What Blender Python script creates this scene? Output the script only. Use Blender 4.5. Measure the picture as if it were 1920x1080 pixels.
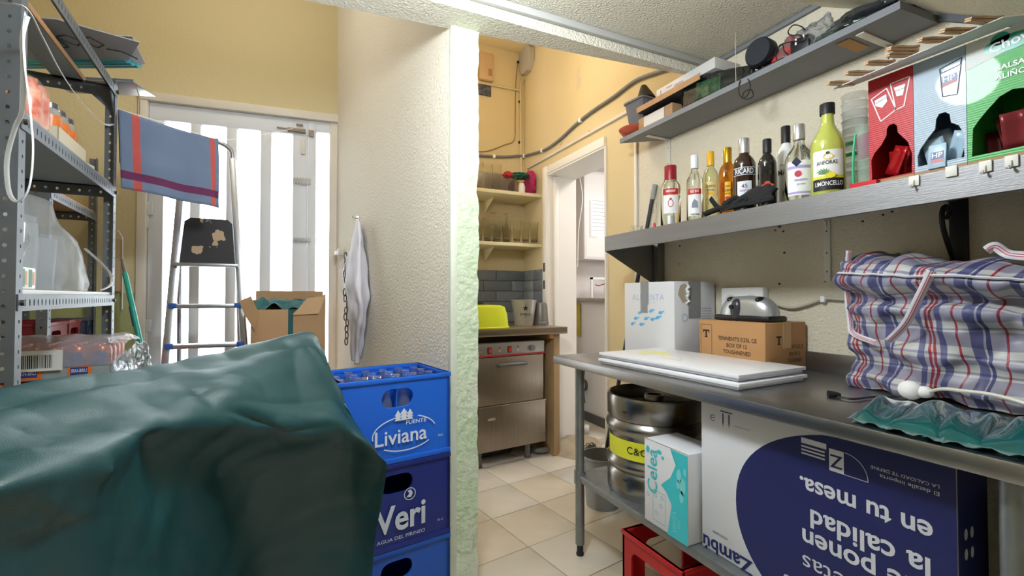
import bpy, bmesh, math, random
from mathutils import Vector, Matrix, noise
random.seed(7)
for o in list(bpy.data.objects): bpy.data.objects.remove(o)
S = bpy.context.scene
COL = S.collection
# ------------------------------------------------------------------ camera
CAMH = 1.18; FPX = 854.0; YAW = math.radians(24.8); PIT = math.radians(1.07)
cd = bpy.data.cameras.new('camera'); cam = bpy.data.objects.new('camera', cd); COL.objects.link(cam)
cd.sensor_width = 36; cd.lens = FPX / 1920 * 36; cd.clip_start = .02; cd.clip_end = 60
cam.location = (0, 0, CAMH); cam.rotation_euler = (math.pi/2 + PIT, 0, -YAW)
S.camera = cam
# ------------------------------------------------------------------ light
S.view_settings.view_transform = 'Standard'; S.view_settings.look = 'None'
S.view_settings.gamma = 1; S.view_settings.use_curve_mapping = False
S.view_settings.exposure = 0.0
wd = bpy.data.worlds.new('world'); S.world = wd; wd.use_nodes = True
wd.node_tree.nodes['Background'].inputs[0].default_value = (.93, .97, 1, 1)
wd.node_tree.nodes['Background'].inputs[1].default_value = 8.0

def lamp(name, kind, loc, power, color, size=.1, rot=None, sy=None):
    l = bpy.data.lights.new(name, kind); l.energy = power; l.color = color
    if kind == 'AREA':
        l.size = size
        if sy: l.shape = 'RECTANGLE'; l.size_y = sy
    else: l.shadow_soft_size = size
    o = bpy.data.objects.new(name, l); COL.objects.link(o); o.location = loc
    if rot: o.rotation_euler = rot
    return o
lamp('ceiling_lamp_light', 'POINT', (.30, .95, 2.12), 62, (.87, .94, 1.0), .10)
lamp('rear_fill_light', 'POINT', (1.15, -.7, 2.05), 4.5, (.97, .98, 1.0), .25)  # added weak fill behind the camera, no lamp known there
lamp('entry_fill_light', 'POINT', (-.45, 2.35, 3.05), 13, (1.0, .98, .95), .12)  # added fill that lifts the yellow wall around the glazed door
lamp('washing_corner_light', 'POINT', (1.12, 2.45, 2.75), 17, (1.0, .87, .70), .10)
lamp('next_room_light', 'AREA', (2.75, 2.6, 2.6), 22, (1.0, .97, .95), .6)
pt = lamp('daylight_portal', 'AREA', (-.33, 3.40, 1.2), 1, (1, 1, 1), 1.3, (-math.pi/2, 0, math.radians(-5.5)), 2.3)
pt.data.cycles.is_portal = True      # only guides the sky's light in through the door panes

# ------------------------------------------------------------------ measuring helpers (photo pixel -> point on a real plane)
_R = Vector((math.cos(YAW), -math.sin(YAW), 0)); _f = Vector((math.sin(YAW), math.cos(YAW), 0))
_F = _f*math.cos(PIT) + Vector((0, 0, math.sin(PIT))); _U = -_f*math.sin(PIT) + Vector((0, 0, math.cos(PIT)))
_C = Vector((0, 0, CAMH))
def ray(x, y): return _F + _R*((x-960)/FPX) + _U*((540-y)/FPX)
def aX(x, y, v): d = ray(x, y); return _C + d*(v/d.x)
def aY(x, y, v): d = ray(x, y); return _C + d*(v/d.y)
def aZ(x, y, v): d = ray(x, y); return _C + d*((v-CAMH)/d.z)
def aD(x, y, v): return _C + ray(x, y)*v
def aP(x, y, p, n):
    d = ray(x, y); return _C + d*(((Vector(p)-_C).dot(n))/d.dot(n))

# ------------------------------------------------------------------ materials
def srgb(c):
    if isinstance(c, str):
        c = [int(c[i:i+2], 16)/255 for i in (0, 2, 4)]
    return tuple((x/12.92 if x <= .04045 else ((x+.055)/1.055)**2.4) for x in c) + (1,)
class NT:
    def __init__(s, name):
        s.m = bpy.data.materials.new(name); s.m.use_nodes = True; s.t = s.m.node_tree
        s.b = s.t.nodes['Principled BSDF']
    def n(s, typ, **kw):
        nd = s.t.nodes.new(typ)
        for k, v in kw.items():
            if k.startswith('i_'): nd.inputs[k[2:]].default_value = v
            else: setattr(nd, k, v)
        return nd
    def l(s, a, b): s.t.links.new(a, b)
_mc = {}
def mat(name, col, rough=.5, metal=0, bump=0, bscale=60, var=0, vscale=4, col2=None, trans=0, ior=1.45, alpha=1, coat=0, stretch=None, emit=0, sub=0, spec=None):
    if name in _mc: return _mc[name]
    k = NT(name); b = k.b; c = srgb(col)
    b.inputs['Base Color'].default_value = c; b.inputs['Roughness'].default_value = rough
    b.inputs['Metallic'].default_value = metal; b.inputs['IOR'].default_value = ior
    b.inputs['Transmission Weight'].default_value = trans; b.inputs['Alpha'].default_value = alpha
    b.inputs['Coat Weight'].default_value = coat
    if spec is not None: b.inputs['Specular IOR Level'].default_value = spec
    if emit:
        b.inputs['Emission Color'].default_value = c; b.inputs['Emission Strength'].default_value = emit
    src = None
    if bump or var:
        tc = k.n('ShaderNodeTexCoord'); src = tc.outputs['Object']
        if stretch:
            mp = k.n('ShaderNodeMapping'); mp.inputs['Scale'].default_value = stretch; k.l(src, mp.inputs[0]); src = mp.outputs[0]
    if var:
        nz = k.n('ShaderNodeTexNoise'); nz.inputs['Scale'].default_value = vscale; nz.inputs['Detail'].default_value = 6
        k.l(src, nz.inputs['Vector'])
        rp = k.n('ShaderNodeMapRange'); rp.inputs[1].default_value = .3; rp.inputs[2].default_value = .7
        k.l(nz.outputs[0], rp.inputs[0])
        mx = k.n('ShaderNodeMix', data_type='RGBA'); mx.inputs[6].default_value = c
        c2 = srgb(col2) if col2 else tuple(x*(1-var) for x in c[:3]) + (1,)
        mx.inputs[7].default_value = c2
        k.l(rp.outputs[0], mx.inputs[0]); k.l(mx.outputs[2], b.inputs['Base Color'])
    if bump:
        nz = k.n('ShaderNodeTexNoise'); nz.inputs['Scale'].default_value = bscale; nz.inputs['Detail'].default_value = 4
        k.l(src, nz.inputs['Vector'])
        bp = k.n('ShaderNodeBump'); bp.inputs['Strength'].default_value = min(1, bump); bp.inputs['Distance'].default_value = .004*max(1, bump)
        k.l(nz.outputs[0], bp.inputs['Height']); k.l(bp.outputs[0], b.inputs['Normal'])
    _mc[name] = k.m
    return k.m
# plain colour shorthands
def pl(col, rough=.55, **k): return mat('paint_%s_%d' % (col, int(rough*100)), col, rough, **k)

# ------------------------------------------------------------------ mesh builder
def frame(o, r, u):
    r = Vector(r).normalized(); u = Vector(u); n = r.cross(u).normalized(); u = n.cross(r).normalized()
    M = Matrix((r, u, n)).transposed().to_4x4(); M.translation = Vector(o); return M
def T(x, y, z): return Matrix.Translation((x, y, z))
def RZ(a): return Matrix.Rotation(a, 4, 'Z')
def RX(a): return Matrix.Rotation(a, 4, 'X')
def RY(a): return Matrix.Rotation(a, 4, 'Y')
I4 = Matrix.Identity(4)
_tx = {}
def textgeo(s, bold=0, shear=0, font_space=1):
    key = (s, bold, shear, font_space)
    if key in _tx: return _tx[key]
    cu = bpy.data.curves.new('t', 'FONT'); cu.body = s; cu.size = 1; cu.offset = bold; cu.shear = shear; cu.space_character = font_space
    cu.resolution_u = 3; cu.align_x = 'CENTER'; cu.align_y = 'CENTER'
    o = bpy.data.objects.new('t', cu); me = o.to_mesh()
    v = [tuple(p.co) for p in me.vertices]; f = [tuple(p.vertices) for p in me.polygons]
    o.to_mesh_clear(); bpy.data.objects.remove(o); bpy.data.curves.remove(cu)
    _tx[key] = (v, f); return v, f
class MB:
    def __init__(s): s.v = []; s.f = []; s.m = []; s.uv = {}; s.mi = 0
    def add(s, vs, fs, M=None, uvs=None):
        b = len(s.v)
        s.v += [tuple(M @ Vector(p)) if M is not None else tuple(p) for p in vs]
        for i, f in enumerate(fs):
            if uvs: s.uv[len(s.f)] = [uvs[j] for j in f]
            s.f.append(tuple(b+j for j in f)); s.m.append(s.mi)
        return s
    def box(s, x0, x1, y0, y1, z0, z1, M=None, bev=0):
        if bev:
            bm = bmesh.new(); bmesh.ops.create_cube(bm, size=1)
            for v in bm.verts: v.co = Vector(((x0+x1)/2+v.co.x*(x1-x0), (y0+y1)/2+v.co.y*(y1-y0), (z0+z1)/2+v.co.z*(z1-z0)))
            bmesh.ops.bevel(bm, geom=bm.edges[:], offset=bev, segments=2, affect='EDGES', profile=.5)
            bm.verts.index_update()
            s.add([v.co[:] for v in bm.verts], [[v.index for v in f.verts] for f in bm.faces], M); bm.free(); return s
        v = [(x, y, z) for z in (z0, z1) for y in (y0, y1) for x in (x0, x1)]
        return s.add(v, [(0,2,3,1),(4,5,7,6),(0,1,5,4),(2,6,7,3),(0,4,6,2),(1,3,7,5)], M)
    def prism(s, pts, h0, h1, M=None):      # polygon in local xy extruded along z
        n = len(pts); v = [(p[0], p[1], h0) for p in pts] + [(p[0], p[1], h1) for p in pts]
        a = sum(pts[i][0]*pts[(i+1)%n][1]-pts[(i+1)%n][0]*pts[i][1] for i in range(n))
        f = [tuple(range(n))[::-1], tuple(range(n, 2*n))] + [(i, (i+1)%n, n+(i+1)%n, n+i) for i in range(n)]
        if a < 0: f = [q[::-1] for q in f]
        return s.add(v, f, M)
    def poly(s, pts, M=None): return s.add([(p[0], p[1], p[2] if len(p) > 2 else 0) for p in pts], [tuple(range(len(pts)))], M)
    def lathe(s, prof, seg=24, M=None, sx=1, sy=1, a0=0, a1=2*math.pi, power=None):
        full = abs(a1-a0-2*math.pi) < 1e-6; n = seg if full else seg+1; v = []
        for r, z in prof:
            for i in range(n):
                a = a0+(a1-a0)*i/seg; c, q = math.cos(a), math.sin(a)
                if power:
                    k = (abs(c)**power+abs(q)**power)**(-1/power); c *= k; q *= k
                v.append((r*c*sx, r*q*sy, z))
        f = []
        for j in range(len(prof)-1):
            for i in range(seg):
                k = (i+1) % n if full else i+1
                f.append((j*n+i, j*n+k, (j+1)*n+k, (j+1)*n+i))
        if full:
            if prof[0][0] > 1e-5: f.append(tuple(range(n))[::-1])
            if prof[-1][0] > 1e-5: f.append(tuple((len(prof)-1)*n+i for i in range(n)))
        return s.add(v, f, M)
    def tube(s, pts, r, seg=8, M=None, closed=False, flat=None):
        pts = [Vector(p) for p in pts]; n = len(pts); rs = r if isinstance(r, (list, tuple)) else [r]*n; v = []; up = None
        for i, p in enumerate(pts):
            if closed: d = pts[(i+1)%n]-pts[i-1]
            else: d = pts[min(i+1, n-1)]-pts[max(i-1, 0)]
            d.normalize()
            if up is None: up = Vector((0,0,1)) if abs(d.z) < .9 else Vector((1,0,0))
            a = d.cross(up).normalized(); b = a.cross(d).normalized(); up = b
            for k in range(seg):
                t = 2*math.pi*k/seg
                v.append(tuple(p + a*(math.cos(t)*rs[i]) + b*(math.sin(t)*rs[i]*(flat or 1))))
        f = []
        for i in range(n if closed else n-1):
            for k in range(seg):
                j = (i+1) % n
                f.append((i*seg+k, i*seg+(k+1)%seg, j*seg+(k+1)%seg, j*seg+k))
        if not closed: f += [tuple(range(seg))[::-1], tuple((n-1)*seg+k for k in range(seg))]
        return s.add(v, f, M)
    def cyl(s, p0, p1, r, seg=16, r1=None): return s.tube([p0, p1], [r, r if r1 is None else r1], seg)
    def sphere(s, c, rx, ry=None, rz=None, seg=12, M=None):
        ry = ry or rx; rz = rz or rx; pr = [(math.sin(math.pi*i/seg), -math.cos(math.pi*i/seg)) for i in range(seg+1)]
        pr[0] = (0, -1); pr[-1] = (0, 1)
        X = T(*c) @ Matrix.Diagonal((rx, ry, rz, 1))
        return s.lathe(pr, seg*2, (M @ X) if M is not None else X)
    def grid(s, P, uvsc=(1, 1), closed=False, M=None):     # P rows x cols of points
        n = len(P[0]); v = [p for r in P for p in r]; f = []
        for j in range(len(P)-1):
            for i in range(n if closed else n-1):
                k = (i+1) % n; f.append((j*n+i, j*n+k, (j+1)*n+k, (j+1)*n+i))
        uv = [(i/(n-1)*uvsc[0], j/(len(P)-1)*uvsc[1]) for j in range(len(P)) for i in range(n)]
        return s.add(v, f, M, uv)
    def text(s, t, size, x, y, M, bold=0, sx=1, rot=0, z=.0007, shear=0, space=1, cyl=None, w=None):
        v, f = textgeo(t, bold, shear, space)
        if not v: return s
        xs = [p[0] for p in v]; cx = (max(xs)+min(xs))/2; wd_ = max(xs)-min(xs)
        if w: sx = w/(wd_*size)
        c, q = math.cos(rot), math.sin(rot); out = []
        for p in v:
            a, b = (p[0]-cx)*size*sx, p[1]*size
            a, b = a*c-b*q+x, a*q+b*c+y
            if cyl: out.append((cyl*math.sin(a/cyl), b, cyl*math.cos(a/cyl)+z))
            else: out.append((a, b, z))
        return s.add(out, f, M)
    def rect(s, x0, x1, y0, y1, M=None, z=.0005): return s.add([(x0,y0,z),(x1,y0,z),(x1,y1,z),(x0,y1,z)], [(0,1,2,3)], M)
    def ell(s, x, y, rx, ry, M=None, z=.0005, n=24, a0=0, a1=2*math.pi):
        return s.poly([(x+rx*math.cos(a0+(a1-a0)*i/n), y+ry*math.sin(a0+(a1-a0)*i/n), z) for i in range(n)], M)
    def ring(s, x, y, rx, ry, w, M=None, z=.0005, n=32, a0=0, a1=2*math.pi):
        v = []; f = []
        for i in range(n+1):
            a = a0+(a1-a0)*i/n
            v += [(x+rx*math.cos(a), y+ry*math.sin(a), z), (x+(rx-w)*math.cos(a), y+(ry-w)*math.sin(a), z)]
        for i in range(n): f.append((2*i, 2*i+2, 2*i+3, 2*i+1))
        return s.add(v, f, M)
    def plate(s, outer, holes, d, M):      # flat plate in xy (front at z=0, back at -d) with holes: lists of 2d points
        bm = bmesh.new(); ed = []
        for loop in [outer]+holes:
            vs = [bm.verts.new((p[0], p[1], 0)) for p in loop]
            ed += [bm.edges.new((vs[i], vs[(i+1) % len(vs)])) for i in range(len(vs))]
        bmesh.ops.triangle_fill(bm, use_beauty=True, edges=ed)
        bmesh.ops.recalc_face_normals(bm, faces=bm.faces)
        if bm.faces and sum(f.normal.z for f in bm.faces) < 0: bmesh.ops.reverse_faces(bm, faces=bm.faces[:])
        r = bmesh.ops.extrude_face_region(bm, geom=bm.faces[:])
        for e in r['geom']:
            if isinstance(e, bmesh.types.BMVert): e.co.z -= d
        bmesh.ops.recalc_face_normals(bm, faces=bm.faces[:]); bm.verts.index_update()
        s.add([v.co[:] for v in bm.verts], [[v.index for v in f.verts] for f in bm.faces], M); bm.free(); return s
    def build(s, name, mats, parent=None, smooth=40, solid=0, sub=0, loc=None):
        me = bpy.data.meshes.new(name); me.from_pydata(s.v, [], s.f)
        if not isinstance(mats, (list, tuple)): mats = [mats]
        for m in mats: me.materials.append(m)
        me.polygons.foreach_set('material_index', s.m)
        if s.uv:
            ul = me.uv_layers.new(name='UVMap')
            for fi, uvs in s.uv.items():
                p = me.polygons[fi]
                for k, li in enumerate(p.loop_indices): ul.data[li].uv = uvs[k]
        me.update()
        if smooth:
            me.polygons.foreach_set('use_smooth', [True]*len(me.polygons)); me.set_sharp_from_angle(angle=math.radians(smooth))
        o = bpy.data.objects.new(name, me); COL.objects.link(o)
        if parent: o.parent = parent
        if loc: o.location = loc
        if solid:
            md = o.modifiers.new('solid', 'SOLIDIFY'); md.thickness = solid; md.offset = -1
        if sub:
            md = o.modifiers.new('sub', 'SUBSURF'); md.levels = sub; md.render_levels = sub
        return o
def tag(o, label=None, cat=None, group=None, kind=None):
    if label: o['label'] = label
    if cat: o['category'] = cat
    if group: o['group'] = group
    if kind: o['kind'] = kind
    return o
def thing(name, label, cat, loc=(0,0,0), rz=0, group=None):
    o = bpy.data.objects.new(name, None); COL.objects.link(o); o.empty_display_size = .05
    o.location = loc; o.rotation_euler = (0, 0, rz); return tag(o, label, cat, group)
def struct(name, mb, m, parent=None, **k):
    o = mb.build(name, m, parent, **k)
    if not parent: o['kind'] = 'structure'
    return o
def dup(root, loc=None, rz=None, label=None, group=None):
    def cp(o, par):
        c = o.copy(); COL.objects.link(c); c.parent = par
        for ch in o.children: cp(ch, c)
        return c
    r = cp(root, None)
    if loc is not None: r.location = loc
    if rz is not None: r.rotation_euler = (0, 0, rz)
    if label: r['label'] = label
    if group: r['group'] = group
    return r
def catmull(P, t):
    n = len(P)-1; x = t*n; i = min(int(x), n-1); f = x-i
    p = [P[max(i-1, 0)], P[i], P[i+1], P[min(i+2, n)]]
    return 0.5*((2*p[1]) + (p[2]-p[0])*f + (2*p[0]-5*p[1]+4*p[2]-p[3])*f*f + (-p[0]+3*p[1]-3*p[2]+p[3])*f**3)
def surf(ctrl, nu, nv, disp=None):       # smooth surface through rows of control points
    rows = [[catmull(r, i/nu) for i in range(nu+1)] for r in ctrl]
    out = []
    for j in range(nv+1):
        out.append([catmull([rows[k][i] for k in range(len(rows))], j/nv) for i in range(nu+1)])
    if disp:
        res = []
        for j in range(nv+1):
            rr = []
            for i in range(nu+1):
                a = out[j][min(i+1, nu)]-out[j][max(i-1, 0)]; b = out[min(j+1, nv)][i]-out[max(j-1, 0)][i]
                n = a.cross(b)
                if n.length > 1e-9: n.normalize()
                rr.append(out[j][i] + n*disp(i/nu, j/nv, out[j][i]))
            res.append(rr)
        out = res
    return out
def fbm(p, sc=1, o=4): return noise.fractal(Vector(p)*sc, .9, 2.0, o)
def ridged(p, sc=1):
    return 1-abs(noise.noise(Vector(p)*sc))*2
# ================================================================== SETTING
M_wall = mat('cream_stucco', 'd9cfb0', .85, bump=1.6, bscale=95, var=.06, vscale=2)
M_part = mat('white_stucco', 'e3dccd', .85, bump=1.2, bscale=90, var=.05, vscale=1.5)
M_yel = mat('yellow_plaster', 'dac69a', .85, bump=.5, bscale=60, var=.10, vscale=1.3)
M_ceil = mat('ceiling_stucco', 'e5dfce', .9, bump=2.6, bscale=110, var=.05, vscale=2)
M_green = mat('pale_green_plaster', 'c6d8b6', .8, bump=2.2, bscale=45, var=.12, vscale=9, col2='d8dfc8')
M_white = mat('white_gloss_paint', 'e9e4dc', .4, var=.04, vscale=3)
M_dull = mat('dull_white_paint', 'd8d0c4', .5, var=.08, vscale=5)
M_trim = mat('grey_white_trim', 'b9bab6', .5)
M_steel = mat('brushed_steel', 'b4b2ae', .30, 1, bump=.25, bscale=30, stretch=(1, 1, 14), var=.10, vscale=3)
M_steelh = mat('worn_steel_top', 'a9aaac', .33, 1, bump=.15, bscale=40, var=.18, vscale=5)
M_galv = mat('galvanised_steel', '9aa0a3', .45, .85, var=.22, vscale=18, bump=.2, bscale=50)
M_black = mat('black_plastic', '17181b', .45); M_rub = mat('dark_rubber', '24262a', .7)
M_chrome = mat('chrome', 'd8d8d8', .12, 1)
M_wood = mat('pale_wood', 'b98d62', .6, var=.25, vscale=20, stretch=(8, 1, 1))
M_card = mat('brown_cardboard', 'b08c66', .75, var=.10, vscale=6)
M_cardw = mat('white_cardboard', 'dfe1e6', .6, var=.04, vscale=6)
M_alu = mat('dull_aluminium', 'b9bcc2', .35, .9, var=.08, vscale=6)
M_grout = mat('floor_grout', '77705f', .9)
def M_glass(name, col, rough=.02, ior=1.45): return mat(name, col, rough, trans=1, ior=ior)
M_clear = M_glass('clear_glass', 'f4f8f6'); M_thin = M_glass('thin_clear_plastic', 'f6fafc', .08, 1.08)

GA = math.radians(9.7); GX = Vector((math.cos(GA), math.sin(GA), 0)); GY = Vector((-math.sin(GA), math.cos(GA), 0))
XW = 1.8; CH = 2.31; HB = 2.24; HY = 1.586; PY = 1.70; TOP = 3.35
# floor with its tiles
fl = struct('floor', MB().box(-2.2, 3.6, -1.6, 4.4, -.12, -.004), M_grout)
tm = [mat('marble_tile_%s' % n, c, .35, var=.5, vscale=3.2, col2=d) for n, c, d in
      (('pale', 'd8d0c2', 'c6bdad'), ('grey', 'd2cdc3', 'beb7ab'), ('warm', 'd8cdba', 'c6b8a1'))]
TS = .325; meshes = []
for m in tm:
    o = MB().box(0, TS-.004, 0, TS-.004, -.012, 0, bev=.0015).build('tile', m); meshes.append(o.data); bpy.data.objects.remove(o)
for i in range(-10, 8):
    for j in range(-10, 9):
        p = Vector((.982, 1.938, 0)) + GX*(i*TS+.002) + GY*(j*TS+.002); c = p + (GX+GY)*TS/2
        if not (-1.6 < c.x < 2.6 and .1 < c.y < 4.0): continue
        if c.x < .3 and c.y > 3.12: continue
        o = bpy.data.objects.new('tile', random.choice(meshes)); COL.objects.link(o); o.parent = fl
        o.location = p + Vector((0, 0, random.uniform(-.0008, .0003))); o.rotation_euler = (0, 0, GA)
# right wall with doorway
D0, D1, DH = 2.419, 3.18, 2.16
w = MB().box(XW, XW+.24, -1.3, D0, 0, TOP).box(XW, XW+.24, D1, 3.9, 0, TOP).box(XW, XW+.24, D0, D1, DH, TOP)
wr = struct('wall_right', w, [mat('cream_wall_stucco', 'e1d9c4', .85, bump=1.6, bscale=95, var=.06, vscale=2)])
# smooth painted stretch of that wall beside and over the doorway
struct('wall_panel', MB().box(XW-.004, XW, 2.13, D0, 0, 2.30).box(XW-.004, XW, 1.60, 3.64, 2.30, TOP).box(XW-.004, XW, D0, 3.64, DH, 2.30).box(XW-.004, XW, D1, 3.64, 0, DH), M_yel, wr)
wb = struct('wall_back', MB().box(.35, XW, 3.636, 3.8, 0, TOP), M_yel)
# partition
pA = Vector((.524, PY, 0)); pB = Vector((.206, 3.227, 0)); n = Vector((pB.y-pA.y, -(pB.x-pA.x), 0)).normalized()
off = n*.112
quad = [pA+GX*0, pB+(pB-pA)*.1, pB+(pB-pA)*.1+off, pA+off]
pq = [(p.x, p.y) for p in quad]; pq[0] = (pA.x+.001, PY+.008); pq[3] = (pA.x+.105, PY+.008)
struct('wall_partition', MB().prism(pq, 0, TOP), M_part)
# pillar face: rough plaster with a broken right edge
random.seed(3); rows = []
NZ = 90
for j in range(NZ+1):
    z = HB*j/NZ; low = max(0, 1-z/.75)
    e = .632 + .010*noise.noise(Vector((0, 0, z*9))) + .006*noise.noise(Vector((3, 0, z*31))) + .004
    dep = .018*low*max(0, noise.noise(Vector((1, 5, z*7)))+.25)
    r = []
    for i in range(9):
        x = .548 + (e-.548)*i/8
        y = PY-.004 + .004*noise.noise(Vector((x*40, 0, z*22))) + (dep if i > 6 or (i < 2 and low > .3) else 0)
        r.append((x, y, z))
    r += [(e+.004, PY+.02, z), (e+.006, PY+.10, z)]
    rows.append(r)
struct('pillar_face', MB().grid(rows), M_green)
struct('trim_1', MB().box(.522, .549, PY-.006, PY+.03, 0, HB, bev=.003), mat('pale_green_trim', 'd7dccb', .6, bump=.6, bscale=40))
# header beam, tall space beyond
struct('header_beam', MB().prism([(-1.9, HY), (XW, HY), (XW, 1.60), (-1.9, 1.955)], HB, TOP), M_ceil)
struct('ceiling', MB().box(-1.9, XW+.3, -1.6, HY, CH, CH+.1), M_ceil)
struct('ceiling_beyond', MB().box(-1.9, 3.6, HY, 4.4, TOP, TOP+.1), mat('warm_ceiling_paint', 'dccb9d', .9, bump=.5, bscale=50))
struct('trim_2', MB().box(-1.9, XW-.002, HY-.022, HY-.001, CH-.030, CH-.001, bev=.004), M_trim)
struct('trim_3', MB().box(XW-.016, XW-.002, 1.02, HY-.03, CH-.022, CH-.002, bev=.003), mat('grey_ceiling_trim', '7f8084', .6))
# sloping stair soffit at the near end of the right wall
sl = [(1.10, 2.31), (.545, 1.947), (-.2, 1.46), (-.2, 1.56), (.545, 2.05), (1.10, 2.40)]
Myz = Matrix(((0, 0, 1, 0), (1, 0, 0, 0), (0, 1, 0, 0), (0, 0, 0, 1)))
struct('ceiling_slope', MB().prism(sl, .98, XW, Myz), mat('soffit_stucco', 'e6dfc8', .9, bump=2.4, bscale=110))
st = [(.82, 2.105), (.545, 1.925), (.2, 1.70), (.2, 1.73), (.545, 1.955), (.82, 2.135)]
struct('trim_4', MB().prism(st, XW-.02, XW-.001, Myz), mat('dark_grey_trim', '5a5c62', .6))
# other walls
struct('wall_left', MB().box(-1.95, -1.75, -1.6, 3.6, 0, TOP), M_yel)
struct('wall_rear', MB().box(-1.95, XW+.24, -1.6, -1.45, 0, TOP), M_part)
# far room
struct('wall_next_room', MB().box(2.48, 2.58, 3.05, 3.86, 0, 1.13).box(XW+.24, 4.0, 3.86, 3.96, 0, 2.7).box(3.9, 4.0, 1.6, 3.9, 0, 2.7).box(XW+.24, 4.0, 1.5, 1.6, 0, 2.7),
       mat('white_room_paint', 'e6e1df', .7, bump=.3, bscale=60))
struct('ceiling_next_room', MB().box(XW+.24, 4.0, 1.5, 4.0, 2.7, 2.8), M_white)
struct('baseboard_next_room', MB().box(2.462, 2.48, 3.05, 3.86, 0, .085, bev=.003), mat('dark_skirting', '5c5b57', .5, var=.2, vscale=9))
# doorway: casing and reveals
dk = struct('door_2', MB().box(XW-.02, XW+.25, D1-.004, D1+.012, 0, DH).box(XW-.02, XW+.25, D0-.012, D0+.004, 0, DH).box(XW-.02, XW+.25, D0, D1, DH-.012, DH+.004), M_white)
struct('casing', MB().box(XW-.03, XW-.004, D1, D1+.065, 0, DH+.065, bev=.004).box(XW-.026, XW-.004, D0+.0, D1+.065, DH, DH+.062, bev=.004), M_white, dk)
struct('door_stop', MB().box(XW+.03, XW+.07, D1-.03, D1-.002, 0, DH-.02, bev=.003), M_white, dk)
mm = MB()
for z in (1.38, 1.24): mm.box(XW-.034, XW-.028, D1+.02, D1+.045, z, z+.07, bev=.001)
struct('strike_plate', mm, mat('dark_lock_metal', '77726a', .4, .8), dk)
# wall end strip and line over the doorway
struct('trim_5', MB().box(XW-.016, XW-.003, 2.118, 2.138, .9, 2.262, bev=.003), M_white)
struct('trim_6', MB().box(XW-.02, XW-.004, 2.20, 3.55, 2.292, 2.312, bev=.003), M_dull)
# backsplash tiles in the corner
tl = [mat('slate_tile_%d' % i, c, .38, bump=1.2, bscale=26, var=.2, vscale=12) for i, c in enumerate(('7f8488', '8b9094', '747a80'))]
for k in range(5):
    z0 = .958 + k*.09
    for i in range(-1, 5):
        x1 = XW-.008-i*.27-(k % 2)*.12; x0 = max(x1-.266, .45); x1 = min(x1, XW-.008)
        if x1-x0 < .03: continue
        MB().box(x0, x1, 3.622, 3.636, z0, z0+.087, bev=.004).build('tile', random.choice(tl), wb)
    for y0, y1 in ((3.255, 3.43), (3.434, 3.618)):
        MB().box(XW-.018, XW-.004, y0, y1, z0, z0+.087, bev=.004).build('tile', random.choice(tl), wr)
# --- wall with the glazed door
dn = Vector((.096, .9954, 0)); dc = Vector((.206, 3.227, 0)); dx = Vector((.9954, -.096, 0))
MD = frame(dc, dx, (0, 0, 1))       # local x along the wall (to the right), y up, z towards the room
DT = 2.385; xl = -1.085
struct('wall_door_side', MB().box(-2.2, xl, 0, TOP, -.2, 0, MD).box(xl, .25, DT, TOP, -.2, 0, MD), mat('muted_yellow_plaster', 'd0c29a', .85, bump=.5, bscale=60, var=.06, vscale=1.3))  # slightly less saturated yellow than the other plaster walls
struct('wall_lower_paint', MB().box(-2.2, xl-.001, 0, 1.20, 0, .003, MD), mat('olive_green_paint', 'a9ad77', .7, bump=.5, bscale=50, var=.12, vscale=5))
dr = struct('door_1', MB().box(xl, .02, DT-.05, DT, -.06, .025, MD, bev=.003).box(xl, xl+.045, 0, DT-.05, -.06, .02, MD, bev=.003).box(-.045, .03, 0, DT-.05, -.06, .004, MD, bev=.003), M_dull)
MG = mat('grey_white_metal', 'd6d9df', .45, var=.05, vscale=4)
leaf = MB()
xs = [(aP(px_, 300, dc, dn)-dc).dot(dx) for px_ in (306, 356, 375, 424, 443, 488, 508, 549)]
xr0, xr1 = (aP(592, 300, dc, dn)-dc).dot(dx), -.012
zt = 2.235; zb = .12
edges = [xl+.047]+xs+[xr0-.004]
leaf.box(edges[0], -.16, zt, DT-.052, -.045, -.008, MD, bev=.002).box(edges[0], -.16, .01, zb, -.045, -.008, MD, bev=.002)
for a, b in ((edges[0], xs[0]), (xs[1], xs[2]), (xs[3], xs[4]), (xs[5], xs[6])): leaf.box(a, b, zb, zt, -.045, -.008, MD, bev=.003)
leaf.box(xs[7], xr0-.05, .01, DT-.052, -.045, -.006, MD, bev=.003)
struct('door_leaf', leaf, MG, dr)
struct('side_frame', MB().box(xr0-.047, xr0, .01, DT-.052, -.045, -.002, MD, bev=.003).box(xr0, .0, zt+.03, DT-.052, -.045, -.004, MD, bev=.002).box(xr0, 0, .01, zb, -.045, -.004, MD, bev=.002), MG, dr)
Mp = mat('door_pane_glass', 'f4f8fa', .15, trans=1, ior=1.02)
for a, b, z in ((xs[0], xs[1], zt), (xs[2], xs[3], zt), (xs[4], xs[5], zt), (xs[6], xs[7], zt), (xr0, 0, zt+.03)):
    MB().box(a-.003, b+.003, zb, z, -.030, -.026, MD).build('pane', Mp, dr)
for z in (1.66, .97, .35):
    p = (aP(278, 400, dc, dn)-dc).dot(dx)
    MB().box(p-.010, p+.022, z, z+.075, -.008, .004, MD, bev=.002).box(p-.010, p+.002, z-.075, z, -.008, .002, MD, bev=.002).build('hinge', MG, dr)
Mb = mat('tarnished_bolt_metal', '8f8175', .5, .5)
def dpt(x, y, z=0): q = aP(x, y, dc, dn); return Vector(((q-dc).dot(dx), q.z, z))
b = MB(); q = dpt(520, 240); q2 = dpt(573, 240)
b.cyl(tuple(MD @ Vector((q.x, q.y+.0, .012))), tuple(MD @ Vector((q2.x, q.y-.012, .012))), .006)
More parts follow.
